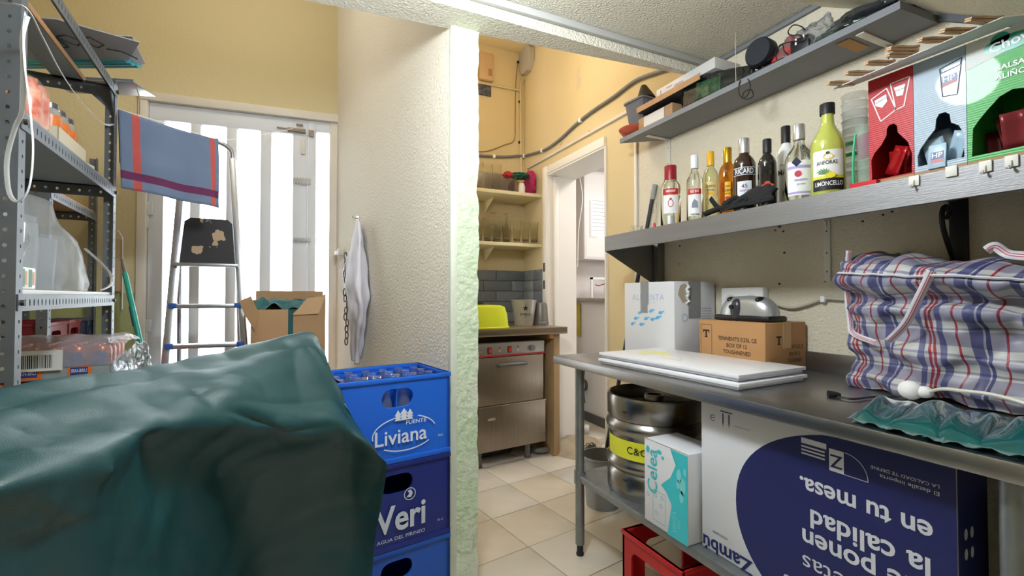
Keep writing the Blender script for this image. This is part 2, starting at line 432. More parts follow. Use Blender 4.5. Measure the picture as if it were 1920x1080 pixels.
b.box(q.x+.06, q2.x-.0, q.y-.018, q.y+.012, -.004, .004, MD, bev=.001).box(q2.x+.02, q2.x+.05, q.y-.035, q.y+.008, -.004, .012, MD, bev=.002)
b.box(q.x+.11, q.x+.15, q.y+.03, q.y+.042, -.006, .008, MD)
b.build('bolt', Mb, dr)
for y_, h_ in ((340, .035), (450, .02)):
    q = dpt(567, y_); bb = MB().box(q.x-.055, q.x+.05, q.y-h_/2, q.y+h_/2, -.006, .003, MD, bev=.001)
    for k in range(6): bb.box(q.x-.05+k*.017, q.x-.043+k*.017, q.y-h_/2-.008, q.y+h_/2+.006, .002, .004, MD)
    bb.build('lock_plate', mat('scratched_plate', 'a9a6a2', .5, .4), dr)
q = dpt(569, 275); MB().box(q.x-.015, q.x+.01, q.y-.05, q.y+.05, -.006, .003, MD, bev=.001).build('cover_plate', M_dull, dr)
# ground outside
struct('ground_outside', MB().box(-6, 4, 4.6, 9, -.15, -.1), mat('pale_paving', 'c9c6c0', .8))
# screws and old holes in the cream wall
for (x, y, r) in ((1275, 461, 5), (1275, 495, 3), (1454, 432, 4), (1462, 424, 8), (1469, 434, 4), (1471, 474, 5), (1618, 415, 4), (1656, 403, 4), (1673, 397, 4), (1462, 532, 5), (1547, 528, 3)):
    p = aX(x, y, XW); MB().lathe([(0, .0), (r*.0009, .0), (r*.0009, .003), (0, .0045)], 10, Matrix.Translation(p) @ RY(-math.pi/2)).build('screw', mat('dark_screw', '4b4640', .5, .5), wr)
for (x, y) in ((1075, 235), (1190, 300)):
    pass
for (x, y) in ((1105, 246), (1054, 268), (1051, 271)):
    p = aX(x, y, XW-.004); MB().lathe([(0, 0), (.005, 0), (.005, .002), (0, .003)], 8, Matrix.Translation(p) @ RY(-math.pi/2)).build('screw', mat('rust_spot', '8a5a3a', .8), wr)
p = aX(1080, 170, XW-.004)
MB().poly([(0, 0), (.05, .01), (.07, .05), (.04, .09), (.05, .15), (.02, .16), (0, .10), (.01, .05)], frame(p-Vector((.0015, 0, 0)), (0, -1, 0), (0, 0, 1))).build('plaster_patch', mat('bare_plaster', 'cdbd9a', .9), wr)
# ================================================================== STEEL BENCH AND WHAT STANDS ON IT
BT = .893; BX0, BX1, BY0, BY1 = 1.12, 1.797, -.35, 1.945
bench = thing('steel_workbench', 'long stainless steel workbench with undershelf standing along the cream wall', 'workbench', (BX0, BY1, 0))
def L(x, y, z=0): return (x-BX0, y-BY1, z)
b = MB().box(0, BX1-BX0, BY0-BY1, 0, BT-.038, BT, bev=.004)
b.build('worktop', M_steelh, bench)
MB().box(BX1-BX0-.014, BX1-BX0, BY0-BY1, 0, BT-.001, BT+.075, bev=.003).build('upstand', M_steelh, bench)
UZ = .37
MB().box(.03, BX1-BX0-.02, BY0-BY1+.05, -.14, UZ-.032, UZ, bev=.004).build('undershelf', M_galv, bench)
for x, y in ((.045, -.165), (BX1-BX0-.05, -.165), (.055, -1.572), (BX1-BX0-.05, -1.572)):
    g = MB().cyl((x, y, .05), (x, y, BT-.03), .0205, 18).cyl((x, y, UZ-.045), (x, y, UZ+.012), .026, 18)
    lg = g.build('leg', M_galv, bench)
    MB().cyl((x, y, .012), (x, y, .058), .0145, 14).lathe([(.0, 0), (.017, 0), (.018, .008), (.012, .02)], 16, T(x, y, 0)).build('foot', M_rub, lg)

# --- white carton with taped top
def carton(name, label, x0, x1, y0, y1, z0, z1, m, rz=0, group=None, bev=.004):
    c = thing(name, label, 'box', ((x0+x1)/2, (y0+y1)/2, z0), rz, group)
    sx, sy, h = (x1-x0)/2, (y1-y0)/2, z1-z0
    MB().box(-sx, sx, -sy, sy, .001, h, bev=bev).build('carton_body', m, c)
    # frames of the faces: F (towards -X, seen from the aisle) and R (towards -Y)
    return c, frame((-sx-.0002, sy, 0), (0, -1, 0), (0, 0, 1)), frame((-sx, -sy-.0002, 0), (1, 0, 0), (0, 0, 1)), frame((-sx, sy, h+.0002), (0, -1, 0), (1, 0, 0)), 2*sx, 2*sy, h
P_ink = pl('23211f', .6); P_lb = pl('5fb3e6', .6); P_grey = pl('8d8f93', .6); P_w = pl('f2f2f2', .5); P_tape = mat('grey_cloth_tape', '8b8c8e', .45, var=.1, vscale=30)
c, F, R_, TP, sx, sy, h = carton('white_carton', 'tall white carton with small blue fish and grey tape standing on the bench', 1.53, 1.785, 1.562, 1.912, BT, 1.25, M_cardw)
MB().text('ALIMENTA', .042, .175, h-.075, F, space=1.15).build('lettering', pl('a9bedd'), c)
MB().text('PRODUCTO DEL MAR', .010, .175, h-.100, F, space=1.3).text('conservar en frio', .011, .21, .03, F).build('small_lettering', pl('b9c9df'), c)
fs = MB()
for x, y in ((.065, .150), (.13, .150), (.09, .178), (.165, .180), (.12, .207), (.21, .178), (.20, .218), (.265, .212), (.245, .188)):
    Q = F @ T(x, y, .0006) @ RZ(.25 if (x*100) % 2 < 1 else .12)
    fs.poly([(-.018, 0), (-.008, .008), (.006, .008), (.016, .0), (.024, .007), (.022, -.007), (.014, -.003), (.002, -.008), (-.010, -.006)][::-1], Q @ RX(math.pi))
fs.build('fish_print', P_lb, c)
tp = MB().box(.125, .175, h-.150, h, 0, .0012, F).box(.1752, .182, h-.11, h, 0, .0012, F).box(.13, .175, 0, .05, 0, .0012, TP)
tp.box(.085, .16, h-.17, h+.001, .0, .0015, R_)
tp.build('tape', P_tape, c)
g = MB(); random.seed(5)
g.poly([(.02, h-.06), (.05, h-.10), (.085, h-.085), (.085, h-.02), (.06, h-.01), (.035, h-.02)], R_ @ T(0, 0, .001)); g.build('torn_patch', mat('torn_card', 'b5aa98', .9), c)
g = MB(); pts = [(.075+.008*math.sin(i*2.1), h-.015-i*.011, .006+.003*math.sin(i*3)) for i in range(9)]
g.tube([R_ @ Vector(p) for p in pts], [.004, .008, .005, .009, .006, .008, .005, .006, .002], 6); g.build('torn_paper', P_w, c)
g = MB().poly([(.085, .20), (.105, .195), (.105, .22), (.095, .235), (.085, .22)], R_ @ T(-.0, 0, .001)).ring(.062, .19, .018, .018, .003, R_, n=16); g.build('stamp', pl('7fb4d8'), c)
g = MB()
for k in range(6): g.rect(.17, .23, .17+k*.012, .173+k*.012, R_)
g.build('small_print', pl('9aa7ba'), c)

# --- brown glass carton
c, F, R_, TP, sx, sy, h = carton('brown_carton', 'brown cardboard carton of glasses standing on the bench under the sharpener', 1.55, 1.785, 1.133, 1.44, BT, 1.082, mat('kraft_card', 'b5885a', .75, var=.08, vscale=5))
g = MB()
g.text("TENNENT'S 0,25L CE", .022, .185, .118, F, bold=.012, w=.175).text('BOX OF 12', .022, .185, .092, F, bold=.012, w=.092).text('TOUGHNENED', .022, .185, .066, F, bold=.012, w=.125)
g.rect(.022, .054, .142, .148, F).rect(.034, .042, .118, .148, F).rect(.030, .046, .116, .120, F).rect(.022, .026, .136, .148, F).rect(.050, .054, .136, .148, F)
for a, b_ in ((.010, .0115), (.066, .0675)): g.rect(a, b_, .01, .17, F)
g.rect(.01, .067, .169, .1705, F)
g.rect(.06, .09, .132, .138, R_).rect(.071, .079, .108, .138, R_).rect(.067, .083, .106, .110, R_)
g.text("TENNENT'S 0,25L CE", .020, .165, .095, R_, bold=.01, w=.10).text('BOX OF 12', .020, .165, .068, R_, bold=.01, w=.06).text('TOUGHNENED', .020, .165, .043, R_, bold=.01, w=.08)
g.build('lettering', pl('3f2d20', .7), c)
MB().box(.10, .145, .09, h+.001, 0, .001, R_).box(.0, .307, .095, .14, 0, .001, TP).build('tape', mat('clear_brown_tape', 'c09868', .25), c)

# --- electric sharpener on that carton
sp = thing('electric_sharpener', 'silver domed electric knife sharpener with black base on the brown carton', 'knife sharpener', (1.63, 1.262, 1.0835), math.radians(90))
# local x along the bench (length .25), y depth
MB().box(-.125, .125, -.055, .055, 0, .022, bev=.008).build('base', M_black, sp)
Ms = mat('silver_plastic', 'b9bcbe', .28, .6)
P = []
for j in range(9):
    t = j/8*math.pi/2
    P.append([Vector((.122*math.copysign(abs(math.cos(a))**.75, math.cos(a))*math.cos(t)**.38, .052*math.copysign(abs(math.sin(a))**.75, math.sin(a))*math.cos(t)**.45, .022+.078*math.sin(t)*(1-.25*abs(math.cos(a))*math.cos(t)))) for a in [k/36*2*math.pi for k in range(37)]])
MB().grid(P).build('body', Ms, sp, smooth=70)
for s_ in (-1, 1):
    q = MB().sphere((s_*.064, .016, .083), .016, .026, .013, 10); q.build('slot_cover', mat('smoked_plastic', '1b1c1f', .15), sp)
cp = MB().sphere((.022, .040, .042), .027, .022, .046, 12); cp.build('front_panel', mat('dark_glossy_panel', '34373f', .25), sp)
MB().lathe([(0, 0), (.009, 0), (.009, .008), (.006, .011), (0, .011)], 16, T(.03, .060, .055) @ RX(-math.pi/2)).build('knob', M_black, sp)

# --- socket box and cable behind
sk = thing('socket_box', 'white double wall socket behind the sharpener', 'socket', (XW-.002, 1.43, 1.11))
p0 = aX(1353, 540, XW-.035); p1 = aX(1432, 600, XW-.035)
sk.location = (XW-.002, (p0.y+p1.y)/2, 1.10); W2 = (p0.y-p1.y)/2
MB().box(-.036, 0, -W2, W2, 0, p0.z-1.10, bev=.005).build('housing', P_w, sk)
for y in (-W2*.5, W2*.5):
    MB().lathe([(.030, 0), (.030, .003), (.024, .003), (.022, -.004), (.0, -.004)], 20, T(-.037, y, (p0.z-1.10)*.5) @ RY(-math.pi/2)).build('socket', pl('e2e2e4', .4), sk)
cb = thing('wall_cable', 'grey cable clipped along the cream wall beside the bag', 'cable', aX(1470, 577, XW-.01))
def world_tube(name, pts, r, m, par, seg=8, flat=None):
    o = Vector(par.location); 
    R0 = Matrix.Rotation(-par.rotation_euler.z, 3, 'Z')
    n_ = max(4, len(pts)*5); pp = [catmull([Vector(p) for p in pts], i/n_) for i in range(n_+1)]
    return MB().tube([R0 @ (p-o) for p in pp], r, seg, flat=flat).build(name, m, par)
world_tube('cable', [aX(x, y, XW-.014) for x, y in ((1440, 566), (1480, 577), (1510, 572), (1545, 560), (1575, 561), (1600, 562), (1640, 566))], .0055, pl('bfb8aa', .5), cb)
p = aX(1547, 561, XW-.002)-Vector(cb.location); MB().box(p.x-.018, p.x, p.y-.008, p.y+.008, p.z-.012, p.z+.012, bev=.002).build('cable_clip', P_w, cb)

# --- two white boards
Mbd = mat('white_board_laminate', 'e8e9ee', .35, var=.03, vscale=8)
cor = [aZ(1123, 661, .937), aZ(1385, 705, .937), aZ(1500, 687, .937)]
u = (cor[1]-cor[0]); ln = u.length; u.normalize(); v = Vector((-u.y, u.x, 0)); dp = (cor[2]-cor[1]).dot(v)
for k, (z, dx_, dy_, lab) in enumerate(((.894, .012, -.015, 'lower of the two white boards lying flat at the bench end'), (.918, 0, 0, 'upper white board with yellow stain lying on the bench end'))):
    t = thing('white_board', lab, 'board', cor[0]+u*dx_+v*dy_+Vector((0, 0, z-cor[0].z)), math.atan2(u.y, u.x), 'white boards stacked on the bench')
    MB().box(0, ln, 0, dp, .010, .021, bev=.002).build('panel', Mbd, t)
    MB().box(.008, ln-.008, .008, dp-.008, 0, .010, bev=.002).build('underside_rim', pl('cfd0d6', .5), t)
    if k:
        g = MB(); r_ = [(.13+.085*math.cos(a)*(1+.18*math.sin(3*a+1)), .19+.055*math.sin(a)*(1+.2*math.cos(4*a))) for a in [i/20*2*math.pi for i in range(20)]]
        g.poly([(x, y, .0214) for x, y in r_]); g.build('yellow_stain', mat('yellow_stain', 'dfe07a', .6, var=.5, vscale=30, col2='e8e8c0'), t)
        scr = tag(MB().prism([(0, 0), (.06, -.01), (.10, .005), (.10, .022), (.05, .022), (.02, .014)], 0, .002).build('paper_scrap', mat('torn_label', 'e6e2d8', .8)), 'torn curled paper scrap lying on the upper white board', 'paper')
        scr.location = t.location + u*.25 + v*.09 + Vector((0, 0, .0215)); scr.rotation_euler = (0, 0, math.atan2(u.y, u.x))

# --- plaid bag
def plaid():
    k = NT('plaid_woven_plastic'); b_ = k.b; b_.inputs['Roughness'].default_value = .42
    uv = k.n('ShaderNodeUVMap'); sep = k.n('ShaderNodeSeparateXYZ'); k.l(uv.outputs[0], sep.inputs[0])
    def bands(sock, mul, stops, add=0):
        m1 = k.n('ShaderNodeMath', operation='MULTIPLY_ADD'); m1.inputs[1].default_value = mul; m1.inputs[2].default_value = add; k.l(sock, m1.inputs[0])
        fr = k.n('ShaderNodeMath', operation='FRACT'); k.l(m1.outputs[0], fr.inputs[0])
        r = k.n('ShaderNodeValToRGB'); r.color_ramp.interpolation = 'CONSTANT'
        e = r.color_ramp.elements
        while len(e) > 1: e.remove(e[-1])
        e[0].position = 0; e[0].color = srgb(stops[0][1])
        for p, c in stops[1:]:
            q = e.new(p); q.color = srgb(c)
        k.l(fr.outputs[0], r.inputs[0]); return r.outputs[0]
    W, BL, RD, LV = 'd3d4d2', '6e719c', 'b83a49', 'aaa8c6'
    vx = bands(sep.outputs[0], 1, [(0, W), (.10, BL), (.17, W), (.21, RD), (.24, W), (.26, RD), (.29, W), (.33, BL), (.40, W), (.52, RD), (.545, W), (.64, BL), (.74, W), (.76, '55598f'), (.80, W), (.92, RD), (.945, W)])
    hy = bands(sep.outputs[1], 1, [(0, 'dcdcdc'), (.08, 'a9a8c2'), (.36, 'dcdcdc'), (.43, 'a3a0be'), (.48, 'dcdcdc'), (.60, 'a3a1b8'), (.84, 'dcdcdc'), (.89, 'a09dbc'), (.93, 'dcdcdc')])
    mx = k.n('ShaderNodeMix', data_type='RGBA', blend_type='MULTIPLY'); mx.inputs[0].default_value = .9
    mx.inputs[0].default_value = 1; k.l(vx, mx.inputs[6]); k.l(hy, mx.inputs[7])
    k.l(mx.outputs[2], b_.inputs['Base Color'])
    wv = k.n('ShaderNodeTexChecker'); wv.inputs['Scale'].default_value = 140; k.l(uv.outputs[0], wv.inputs['Vector'])
    bp = k.n('ShaderNodeBump'); bp.inputs['Strength'].default_value = .25; bp.inputs['Distance'].default_value = .001
    k.l(wv.outputs[1], bp.inputs['Height']); k.l(bp.outputs[0], b_.inputs['Normal'])
    return k.m
M_pl = plaid()
bag = thing('laundry_bag', 'large crumpled plaid woven bag in red white and blue on the bench', 'bag', (1.68, .60, BT))
BO = Vector(bag.location)
# cross sections (px left edge etc. measured): rows from bottom to top; front points of the bulging bag as (Y, X, z)
def brow(z, yl, yr, xf, xb, bulge, tilt=0):
    n_ = 26; pts = []
    for i in range(n_+1):      # open loop: back-left round the front to back-right
        t = i/n_
        if t < .2: a = t/.2; p = Vector((xb+(xf-xb)*a, yl-.01*math.sin(a*3.1), z))
        elif t < .9: a = (t-.2)/.7; p = Vector((xf-bulge*math.sin(a*math.pi), yl+(yr-yl)*a, z-tilt*a))
        else: a = (t-.9)/.1; p = Vector((xf+(xb-xf)*a, yr, z-tilt))
        pts.append(p)
    return pts
rows_b = [brow(.896, .875, .10, 1.60, 1.78, .05), brow(.93, .885, .10, 1.582, 1.785, .065), brow(.985, .862, .10, 1.585, 1.785, .06), brow(1.02, .870, .10, 1.58, 1.785, .07),
          brow(1.09, .878, .10, 1.588, 1.785, .065), brow(1.14, .882, .10, 1.572, 1.785, .07), brow(1.175, .878, .10, 1.588, 1.785, .055, .01), brow(1.235, .895, .10, 1.548, 1.785, .075, .05), brow(1.30, .875, .10, 1.57, 1.785, .06, .10),
          brow(1.325, .83, .10, 1.64, 1.785, .04, .12), brow(1.31, .81, .12, 1.70, 1.775, .0, .12)]
def bdisp(u_, v_, p):
    q = 1-abs(u_*2-1)
    a = .020*fbm((p.y*7+p.z*3, p.z*7+p.y*5, p.x*3), 1, 3)
    a += .012*(1-abs(noise.noise(Vector((p.y*4+p.z*2, p.z*16-p.y*7, 2.2))))*2.4)
    a += .004*noise.noise(Vector((p.y*24, p.z*30, 5)))
    return a*min(1, q*5)
P = surf(rows_b, 120, 80, lambda u_, v_, p: -bdisp(u_, v_, p))
P = [[Vector((min(q.x, 1.792), q.y, max(q.z, .894)))-BO for q in r] for r in P]
MB().grid(P, (5.4, 4.6)).build('bag_body', M_pl, bag, smooth=80)
# rim fold, zip edge and webbing handles
rim = [Vector((p.x-.004, p.y, p.z+.004)) for p in P[58][26:108]]
MB().tube(rim, .006, 6, flat=.6).build('zip_edge', mat('white_piping', 'dcdce2', .4), bag)
def strap(pts, w, name='handle'):
    n_ = 30; q = [catmull([Vector(p)-BO for p in pts], i/n_) for i in range(n_+1)]
    A, B = [], []
    for i, p in enumerate(q):
        d = (q[min(i+1, n_)]-q[max(i-1, 0)]).normalized(); s_ = d.cross(Vector((-1, -.75, .0)).normalized()).normalized()
        A.append(p+s_*w/2); B.append(p-s_*w/2)
    g = MB(); m_ = [(a+b_)/2 for a, b_ in zip(A, B)]
    g.grid([A, B], (1, 1))
    o = g.build(name, mat('white_webbing', 'd9d8e2', .45), bag, solid=.0015)
    g2 = MB(); off_ = Vector((-.0018, -.0014, 0))
    for sgn in (-.25, .25):
        g2.grid([[p+(a-p)*(sgn+.09)+off_ for p, a in zip(m_, A)], [p+(a-p)*(sgn-.09)+off_ for p, a in zip(m_, A)]])
    g2.build('strap_stripe', pl('b83c4c', .5), o)
strap([aX(1747, 508, 1.47), aX(1722, 560, 1.475), aX(1697, 608, 1.49), aX(1666, 640, 1.52)], .020)
strap([aX(1592, 470, 1.56), aX(1588, 540, 1.58), aX(1594, 600, 1.585), aX(1600, 625, 1.565), aX(1640, 642, 1.53)], .016)
strap([aX(1850, 470, 1.52), aX(1866, 462, 1.53), aX(1890, 476, 1.53), aX(1930, 480, 1.50)], .022)

# --- teal gel packs
M_gel = mat('teal_gel_film', '0f4548', .15, var=.35, vscale=14, col2='185c5a', coat=.5)
M_film = mat('clear_sealed_film', 'b9dcdc', .12, trans=.7, ior=1.15, alpha=.6)
def gel(name, pts, hgt, lab, seed):
    t = thing(name, lab, 'gel pack', Vector(((pts[0]+pts[2])/2).x and ((pts[0]+pts[2])/2)), 0, 'gel packs on the bench edge')
    o = Vector(((pts[0]+pts[2])/2)); t.location = o
    def hh(a, b_, s_):
        e = (math.sin(math.pi*a)*math.sin(math.pi*b_))
        return hgt*(.16+.84*e**.5*(.75+.5*noise.noise(Vector((a*2.3+seed, b_*2.1, s_)))) + .14*math.sin(a*9+seed)*e)
    N_ = 18; top = []; bot = []
    for j in range(N_+1):
        r1, r2 = [], []
        for i in range(N_+1):
            a, b_ = i/N_, j/N_
            p = pts[0].lerp(pts[1], a).lerp(pts[3].lerp(pts[2], a), b_)
            r1.append(Vector((p.x, p.y, BT+.003+hh(a, b_, 0)))-o); r2.append(Vector((p.x, p.y, BT+.001))-o)
        top.append(r1); bot.append(r2[::-1])
    g = MB().grid(top).grid(bot)
    for i_ in ():
        pass
    g.build('pouch', M_gel, t, smooth=60)
    edge = [Vector(top[0][i]) for i in range(0, N_+1, 2)]+[Vector(top[j][N_]) for j in range(2, N_+1, 2)]+[Vector(top[N_][i]) for i in range(N_-2, -1, -2)]+[Vector(top[j][0]) for j in range(N_-2, 0, -2)]
    c0 = sum(edge, Vector())/len(edge); outr = [p+(p-c0)*.10+Vector((0, 0, .004*math.sin(k*1.7+seed))) for k, p in enumerate(edge)]
    outr = [Vector((p.x, p.y, max(p.z, BT+.002-o.z))) for p in outr]
    MB().grid([edge, outr], closed=True).build('film_edge', M_film, t, solid=.0008)
ed = [aZ(x, y, BT) for x, y in ((1600, 795), (1665, 812), (1745, 832), (1830, 848), (1935, 872))]
bk = [aZ(x, y, BT) for x, y in ((1655, 762), (1725, 774), (1805, 783), (1885, 800), (1990, 820))]
for k in range(4):
    gel('gel_pack', [ed[k]+Vector((.010, .010, 0)), ed[k+1]+Vector((.010, -.012, 0)), bk[k+1]+Vector((.02, -.012, 0)), bk[k]+Vector((.02, .010, 0))], .046+.005*(k % 2),
        ['teal gel pack at the far end of the row on the bench edge', 'teal gel pack second from the far end of the row', 'teal gel pack third from the far end of the row', 'teal gel pack nearest to the camera in the row'][k], k*3.1)
# cables in front of the bag
cb = thing('white_plug_cable', 'white cable with a plug lying in front of the plaid bag', 'cable', aZ(1707, 752, BT))
p = Vector(cb.location)
MB().sphere((0, 0, .030), .024, .028, .026, 10).sphere((.004, -.03, .030), .018, .02, .016, 8).build('plug', P_w, cb)
world_tube('cord', [p+Vector((.0, -.04, .032)), p+Vector((-.03, -.08, .05)), p+Vector((-.05, -.13, .056)), p+Vector((-.07, -.19, .060)), p+Vector((-.085, -.26, .05)), p+Vector((-.08, -.36, .02))], .0045, pl('dad9cf', .4), cb)
cb = thing('black_cable', 'thin black cord with a toggle lying on the bench before the bag', 'cord', aZ(1570, 746, BT))
world_tube('cord', [aZ(x, y, BT+.006) for x, y in ((1572, 744), (1600, 748), (1640, 744), (1680, 745), (1700, 748))], .003, M_black, cb)
MB().tube([(-.012, .018, .008), (.004, .004, .008), (.01, -.004, .008)], [.011, .008, .004], 8).build('toggle', M_black, cb)

# ================================================================== UNDER THE BENCH
kg = thing('beer_keg', 'steel beer keg with a yellow band on the bench undershelf', 'keg', (1.372, 1.52, UZ+.001), math.radians(0))
kr = .200
prof = [(.170, .012), (.176, 0), (.192, 0), (.197, .012), (.197, .085), (.188, .098), (.192, .106), (.2, .116), (.203, .126), (.2, .137), (.192, .146), (.190, .155), (.190, .245), (.192, .255), (.2, .264), (.203, .275), (.2, .286), (.192, .295), (.188, .302), (.197, .315), (.197, .388), (.193, .400), (.187, .403), (.182, .397), (.182, .320)]
Mk = mat('keg_steel', 'a19f9c', .27, 1, var=.16, vscale=7, bump=.12, bscale=20)
MB().lathe(prof, 56).build('shell', Mk, kg)
MB().lathe([(.182, .325), (.14, .350), (.07, .362), (0, .364)], 40).build('dome', Mk, kg)
MB().lathe([(.045, .355), (.045, .385), (.040, .392), (.030, .392), (.030, .37), (0, .37)], 24, T(.0, .0, 0)).build('valve', mat('valve_steel', '8d8a86', .3, 1), kg)
aF = math.atan2(-1.52, -1.372)
MB().lathe([(kr-.0085, .158), (kr-.0085, .232)], 40, a0=aF-1.25, a1=aF+1.25).build('yellow_band', pl('dfe03a', .45), kg, smooth=60)
KF = T(0, 0, 0) @ RZ(aF+math.pi/2) @ RX(math.pi/2)
MB().text('C&C GROUP', .040, .01, .195, KF, cyl=kr-.008, bold=.008, space=1.1).text('PROPERTY OF', .010, -.045, .200, KF, cyl=kr-.008).build('lettering', pl('2a2a1c', .6), kg)
for a in (-.62, .5):
    for z in (.075, .345): MB().sphere((math.cos(aF+a)*.196, math.sin(aF+a)*.196, z), .006, .013, .006, 6, RZ(0)).build('drain_hole', M_black, kg)

# --- turquoise and white carton
c, F, R_, TP, sx, sy, h = carton('paper_towel_carton', 'white and turquoise carton standing beside the keg on the undershelf', 1.141, 1.30, 1.112, 1.318, UZ, .665, M_cardw)
P_tq = pl('3fc3cd', .5); P_tq2 = pl('7fd8dd', .5)
g = MB().poly([(.115, 0), (sy, 0), (sy, h-.004), (.13, h-.002), (.155, h-.05), (.13, h-.10), (.085, h-.14), (.11, h-.155), (.135, h-.19), (.135, .10)], F @ T(0, 0, .0007))
g.build('turquoise_print', P_tq, c)
lt = MB(); FV = F @ T(.045, .19, 0) @ RZ(math.pi/2)
lt.text('Celea', .068, 0, 0, FV, bold=.012).ell(.02, h-.035, .009, .012, F).ell(.078, h-.03, .012, .008, F).ell(.095, h-.045, .007, .006, F)
for (x, y) in ((.02, .10), (.06, .11), (.085, .08), (.062, .05), (.09, .11)): lt.ring(x, y, .007, .007, .0015, F, n=10)
lt.rect(.045, .0465, .02, .125, F).rect(.105, .1065, .02, .125, F).rect(.045, .105, .124, .1255, F).rect(.045, .105, .02, .0215, F)
lt.build('lettering', P_tq, c)
g = MB()
FV2 = F @ T(.150, .055, .0006) @ RZ(math.pi/2); g.text('VISITA', .026, 0, 0, FV2).text('CELEA', .012, 0, -.018, FV2)
for i, (x, y, r) in enumerate(((.17, .215, .018), (.185, .185, .022), (.18, .15, .016), (.165, .185, .012), (.195, .235, .010))): g.ell(x-.0, y, r*.6, r*1.3, F @ T(0, 0, .0006), n=10)
g.build('pale_print', P_tq2, c)
MB().box(.0, sy-.002, .0, .002, 0, .0015, TP).build('flap_edge', pl('b9b5ad', .8), c)
tag(c, 'white and turquoise carton of paper rolls beside the keg on the undershelf', 'box')

# --- big white and navy carton, upside down
zx = 1.19; za, zb_ = aX(1316, 1000, zx).y, aX(1795, 950, zx).y
c, F, R_, TP, sx, sy, h = carton('navy_printed_carton', 'large white carton with navy print stored upside down under the bench', zx, 1.315, zb_, za, UZ, .838, M_cardw)
def zpt(x, y, F_=F):      # photo pixel to the face's own coordinates
    p = aX(x, y, zx); return ((za-p.y), p.z-UZ)
P_nv = pl('20275e', .5); P_cw = pl('d5d7e0', .5)
# navy circle clipped by the carton
cx_, cy_ = zpt(1640, 960)[0], zpt(1500, 940)[1]
xl_ = zpt(1380, 925)[0]; top_ = zpt(1500, 809)[1]
cxn = (sy+.22)/1.0*.62; rx_ = cxn-xl_; cyn = .20; ry_ = top_+.022-cyn
pts = []
for i in range(73):
    a = -math.pi+i/72*2*math.pi; x = cxn+rx_*math.copysign(abs(math.cos(a))**.92, math.cos(a)); y = cyn+ry_*math.copysign(abs(math.sin(a))**.92, math.sin(a))
    pts.append((min(max(x, .001), sy-.001), min(max(y, .003), h-.003)))
pts = [p for i, p in enumerate(pts) if i == 0 or (Vector(p)-Vector(pts[i-1])).length > 1e-4]
MB().poly(pts, F @ T(0, 0, .0005)).poly([(0, .003), (sx, .003), (sx, h-.003), (0, h-.003)], R_ @ T(0, 0, .0005)).build('navy_print', P_nv, c)
g = MB(); UD = math.pi
def ztext(s, xa, ya, xb, yb, size, bold=.02, tgt=g):
    a, b_ = zpt(xa, ya), zpt(xb, yb); tgt.text(s, size, (a[0]+b_[0])/2, (a[1]+b_[1])/2, F, bold=bold, rot=UD, z=.0012, w=abs(a[0]-b_[0]))
ztext('en tu mesa.', 1500, 905, 1750, 1000, .062)
ztext('la calidad', 1520, 975, 1745, 1060, .066)
ztext('que ponen', 1505, 1005, 1770, 1130, .066)
ztext('las recetas', 1505, 1040, 1760, 1200, .060, .0)
ztext('esas manos', 1470, 1075, 1740, 1260, .060, .0)
ztext('LA CALIDAD TE DEFINE', 1633, 875, 1762, 912, .010, .0)
ztext('El detalle importa', 1650, 893, 1762, 925, .012, .0)
g.build('white_lettering', P_cw, c)
g = MB(); a = zpt(1555, 843); b_ = zpt(1583, 885)
g.rect(a[0], b_[0]+.0, a[1]-.05, a[1]+.004, F, z=.0012)
g.rect(zpt(1503, 833)[0], zpt(1550, 843)[0], a[1]-.002, a[1]+.012, F, z=.0012)
for k in range(3): g.rect(zpt(1503, 833)[0], zpt(1550, 843)[0]-.004, a[1]-.012-k*.009, a[1]-.008-k*.009, F, z=.0012)
g.ring(b_[0]+.002, a[1]-.048, .05, .052, .0015, F, z=.0012, n=14, a0=0, a1=math.pi/2).rect(b_[0], b_[0]+.052, a[1]-.05, a[1]-.0485, F, z=.0012)
g.build('pale_emblem', P_cw, c)
g = MB().text('Z', .045, (a[0]+b_[0])/2, a[1]-.023, F, rot=UD, z=.0016, bold=.01); g.build('emblem_letter', P_nv, c)
g = MB(); ztext('Zambú', 1319, 1012, 1412, 1066, .062, .02, g)
q = zpt(1362, 790)
for s_ in (0, .022):
    g.rect(q[0]-.002+s_-.012, q[0]+.002+s_-.012, q[1]-.008, q[1]+.022, F, z=.001); g.poly([(q[0]-.014+s_, q[1]-.004, .001), (q[0]-.012+s_, q[1]-.020, .001), (q[0]-.004+s_-.006, q[1]-.004, .001)], F)
g.rect(q[0]-.022, q[0]+.022, q[1]+.026, q[1]+.029, F, z=.001)
q2 = zpt(1337, 783); g.ring(q2[0], q2[1], .010, .010, .002, F, z=.001, n=14, a0=.6, a1=5.6).rect(q2[0]-.009, q2[0]+.008, q2[1]-.001, q2[1]+.001, F, z=.001)
q2 = zpt(1390, 802); g.rect(q2[0]-.025, q2[0]+.03, q2[1]-.001, q2[1], F, z=.001)
g.text('HOSTELERIA', .010, zpt(1350, 1000)[0], zpt(1345, 1000)[1], F, rot=UD)
g.build('navy_lettering', P_nv, c)
g = MB().text('nd', .07, .07, .07, R_, rot=UD, bold=.02, z=.001).text('HOSTELERIA', .012, .07, .13, R_, rot=UD, z=.001)
for xx in (.03, .055):
    for zz in (.33, .29): g.ell(xx, zz, .007, .012, R_, z=.001, n=10)
g.build('side_lettering', P_cw, c)
# --- yellowish board and dark carton behind
t = tag(MB().box(-.01, .01, -.11, .11, 0, .43, bev=.002).build('chipboard', mat('yellow_chipboard', 'a58d4e', .8, var=.2, vscale=30)), 'narrow yellowish board behind the navy printed carton', 'board'); t.location = (1.43, 1.10, UZ+.001); t.rotation_euler = (0, 0, math.radians(90))
